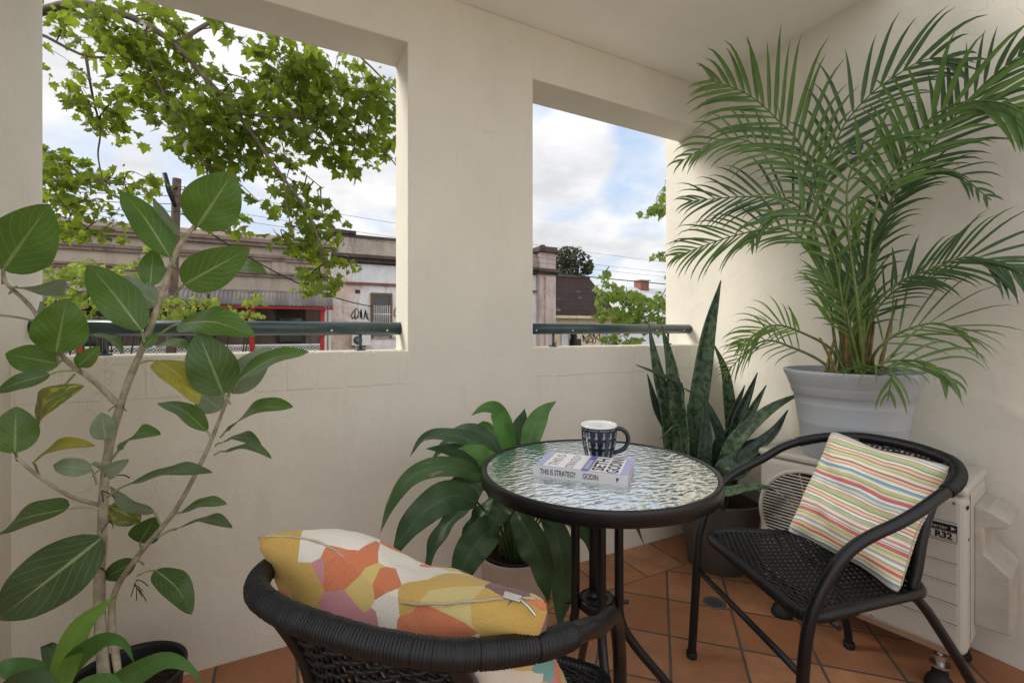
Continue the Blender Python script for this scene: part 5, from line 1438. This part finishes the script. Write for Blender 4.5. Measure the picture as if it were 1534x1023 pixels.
# distant rounded tree behind the slate roof
td = 42; base = P(856, 495, td); base.z = GROUND
rs = random.Random(13)
t = thing('rounded_tree', base, 'dense dark rounded tree standing behind the slate roof', 'tree')
mb = MB(); mb.tube([base, base+V((.1, 0, 5)), P(856, 400, td)], [.5, .4, .2], 10)
for k in range(7):
    mb.tube(cr([base+V((0, 0, 5)), P(856+rs.uniform(-20, 20), 405, td), P(856+rs.uniform(-28, 28), 385, td)], 4), [.16-.012*i for i in range(9)], 6)
mb.build('trunk', 'twig_bark', t, base)
mb = MB()
blobs = [(842,388,16,15),(858,384,20,16),(872,392,15,14),(866,402,20,13),(840,402,14,14),(851,378,14,9),(882,402,6,10),(856,410,26,9),(834,392,8,16)]
for (x, y, rx, ry) in blobs:
    cc = P(x, y, td+rs.uniform(-.6, .6))
    for k in range(230):
        a = V((rs.gauss(0, 1), rs.gauss(0, 1), rs.gauss(0, 1))).normalized()*rs.uniform(.55, 1.0)**.5
        p = cc+RT*(a.x*rx*td/F)+FW*(a.y*1.4)+V((0, 0, a.z*ry*td/F))
        N = (a+V((rs.gauss(0, .6), rs.gauss(0, .6), .5+rs.gauss(0, .6)))).normalized(); T = N.orthogonal().normalized()
        T = Matrix.Rotation(rs.uniform(0, 6), 3, N) @ T; S = N.cross(T); s_ = rs.uniform(.07, .15)
        o = len(mb.v); mb.v += [p-T*s_-S*s_*.5, p+T*s_*.2-S*s_, p+T*s_*1.2, p+T*s_*.2+S*s_]
        mb.face((o, o+1, o+2, o+3), smooth=False)
mb.build('crown', 'far_leaf', t, base)

# ================================================================== pole and wires
pt = P(265, 268, 9.9); pb = V((pt.x+.12, pt.y, GROUND))
pb = V((P(246, 450, 9.76).x, pt.y, GROUND))
t = thing('utility_pole', pb, 'old leaning timber power pole between the plane tree boughs and the verandah building', 'pole')
mb = MB(); mb.tube([pb, pb.lerp(pt, .5), pt], [.105, .095, .082], 16); mb.build('shaft', 'pole_timber', t, pb)
mb = MB(); mb.tube([pt+V((-.02, -.10, -.62)), pt+V((-.12, -.10, -.30)), pt+V((-.20, -.10, .06))], [.035, .05, .045], 8)
mb.tube([pt+V((-.14, -.10, -.25)), pt+V((.02, -.09, -.22))], .02, 8); mb.build('bracket', 'cable_black', t, pb)
mb = MB()
for dz in (-.25, -.45, -.62, -.78): 
    mb.tube([pt+V((.08, -.10, dz)), pt+V((.16, -.14, dz)), pt+V((.16, -.14, dz+.07))], .014, 8)
mb.build('insulator', 'charcoal_pot', t, pb)
def wire(pts, r, label, mat='cable_black', group=None, sag=.25):
    path = [V(p) for p in pts]
    if len(path) == 2:
        a, b_ = path; path = [a.lerp(b_, i/24)-V((0, 0, sag*4*(i/24)*(1-i/24))) for i in range(25)]
    else: path = cr(path, 8)
    mb = MB(); mb.tube(path, r, 6); return tag(mb.build('power_line', mat, None, path[0]), label, 'wire', group)
for k, dz in enumerate((-.25, -.45, -.62, -.78)):
    a = pt+V((.16, -.14, dz+.05))
    if k != 1: wire([a, a+V((38, .3, .1))], .0045, 'thin overhead wire in the bundle running from the pole over the terrace roofline', group='thin overhead wires from the pole', sag=.7)
    wire([a+V((-.02, 0, 0)), a+V((-26, .3, .1))], .007, 'thin overhead wire in the bundle running from the pole behind the big tree', group='thin overhead wires behind the big tree', sag=.6)
e = V((2.74, 14.90, 1.86))
wire([pt+V((.1, -.08, -.75)), e], .016, 'thick service cable sloping from the pole down to the barred window', sag=.35)
g0 = V((9.2, 14.66, 3.28))
wire([g0, V((34, 11.2, 3.0))], .020, 'thick green cable crossing the narrow opening below the clouds', 'cable_green', sag=.3)

# ================================================================== sky, sun, render
SUN = V((-.72, .42, .55)).normalized()
w = bpy.data.worlds.new('World'); sc.world = w; w.use_nodes = True
nt = w.node_tree; bg = nt.nodes['Background']
sky = node(nt, 'ShaderNodeTexSky', sky_type='NISHITA', sun_disc=False, sun_elevation=math.asin(SUN.z), sun_rotation=math.atan2(SUN.x, SUN.y))
gen = nt.nodes.new('ShaderNodeTexCoord').outputs['Generated']
x, y, z = sep(nt, gen)
den = mth(nt, 'ADD', mth(nt, 'MAXIMUM', z, 0.), .22)
pv = node(nt, 'ShaderNodeCombineXYZ', {0: mth(nt, 'DIVIDE', x, den), 1: mth(nt, 'DIVIDE', y, den), 2: 0.}).outputs[0]
n1 = noisef(nt, pv, 1.5, 9, .55, .25); n2 = noisef(nt, mapped(nt, pv, loc=(4.3, 1.7, 0)), 2.3, 8, .6)
def bump_dir(px, py, size):
    d = (P(px, py, 1)-CAM).normalized()
    dp = node(nt, 'ShaderNodeVectorMath', {0: gen, 1: d}, operation='DOT_PRODUCT').outputs['Value']
    c0 = math.cos(size)
    return mth(nt, 'MAXIMUM', mth(nt, 'DIVIDE', mth(nt, 'SUBTRACT', dp, c0), 1-c0), 0.)
hole = mth(nt, 'MULTIPLY', bump_dir(940, 235, R(7)), .21)
for px, py, s, k in ((845, 322, 4, .12), (230, 265, 9, .12), (400, 320, 7, .14), (100, 225, 4, .08)):
    hole = mth(nt, 'ADD', hole, mth(nt, 'MULTIPLY', bump_dir(px, py, R(s)), k))
fill = mth(nt, 'MULTIPLY', bump_dir(860, 230, R(5.5)), .25)
cov = mth(nt, 'ADD', mth(nt, 'SUBTRACT', mth(nt, 'ADD', n1, .14), hole), fill)
mask = ramp(nt, cov, [(.42, 0.), (.60, 1.)])
cloud = mixc(nt, ramp(nt, n2, [(.36, 0.), (.62, 1.)]), (4.7, 4.75, 4.9), (6.5, 6.5, 6.55))
# extra cloud brightness added behind the camera to light the interior
rear_fill = ramp(nt, mth(nt, 'SUBTRACT', .5, mth(nt, 'MULTIPLY', y, .5)), [(.5, 1.), (.85, 1.5)])
sc3 = node(nt, 'ShaderNodeVectorMath', {0: cloud}, operation='SCALE'); nt.links.new(rear_fill, sc3.inputs['Scale']); cloud = sc3.outputs[0]
skyc = mixc(nt, .8, sky.outputs[0], (3.9, 5.0, 6.6))
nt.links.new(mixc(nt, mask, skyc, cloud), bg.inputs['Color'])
bg.inputs['Strength'].default_value = .10
sl = bpy.data.lights.new('sun', 'SUN'); so = bpy.data.objects.new('sun', sl); COL.objects.link(so)
sl.energy = 2.0; sl.angle = R(22); sl.color = (1, .95, .87)
so.rotation_euler = (-SUN).to_track_quat('-Z', 'Y').to_euler(); so.location = (-8, 8, 12)
sc.view_settings.view_transform = 'Standard'; sc.view_settings.look = 'None'
sc.view_settings.exposure = .68; sc.view_settings.gamma = 1
try: sc.view_settings.use_curve_mapping = False
except Exception: pass
sc.render.engine = 'CYCLES'
sc.cycles.use_denoising = True
sc.cycles.max_bounces = 10; sc.cycles.diffuse_bounces = 5; sc.cycles.transmission_bounces = 8
sc.cycles.sample_clamp_indirect = 6
sc.cycles.caustics_refractive = False; sc.cycles.caustics_reflective = False
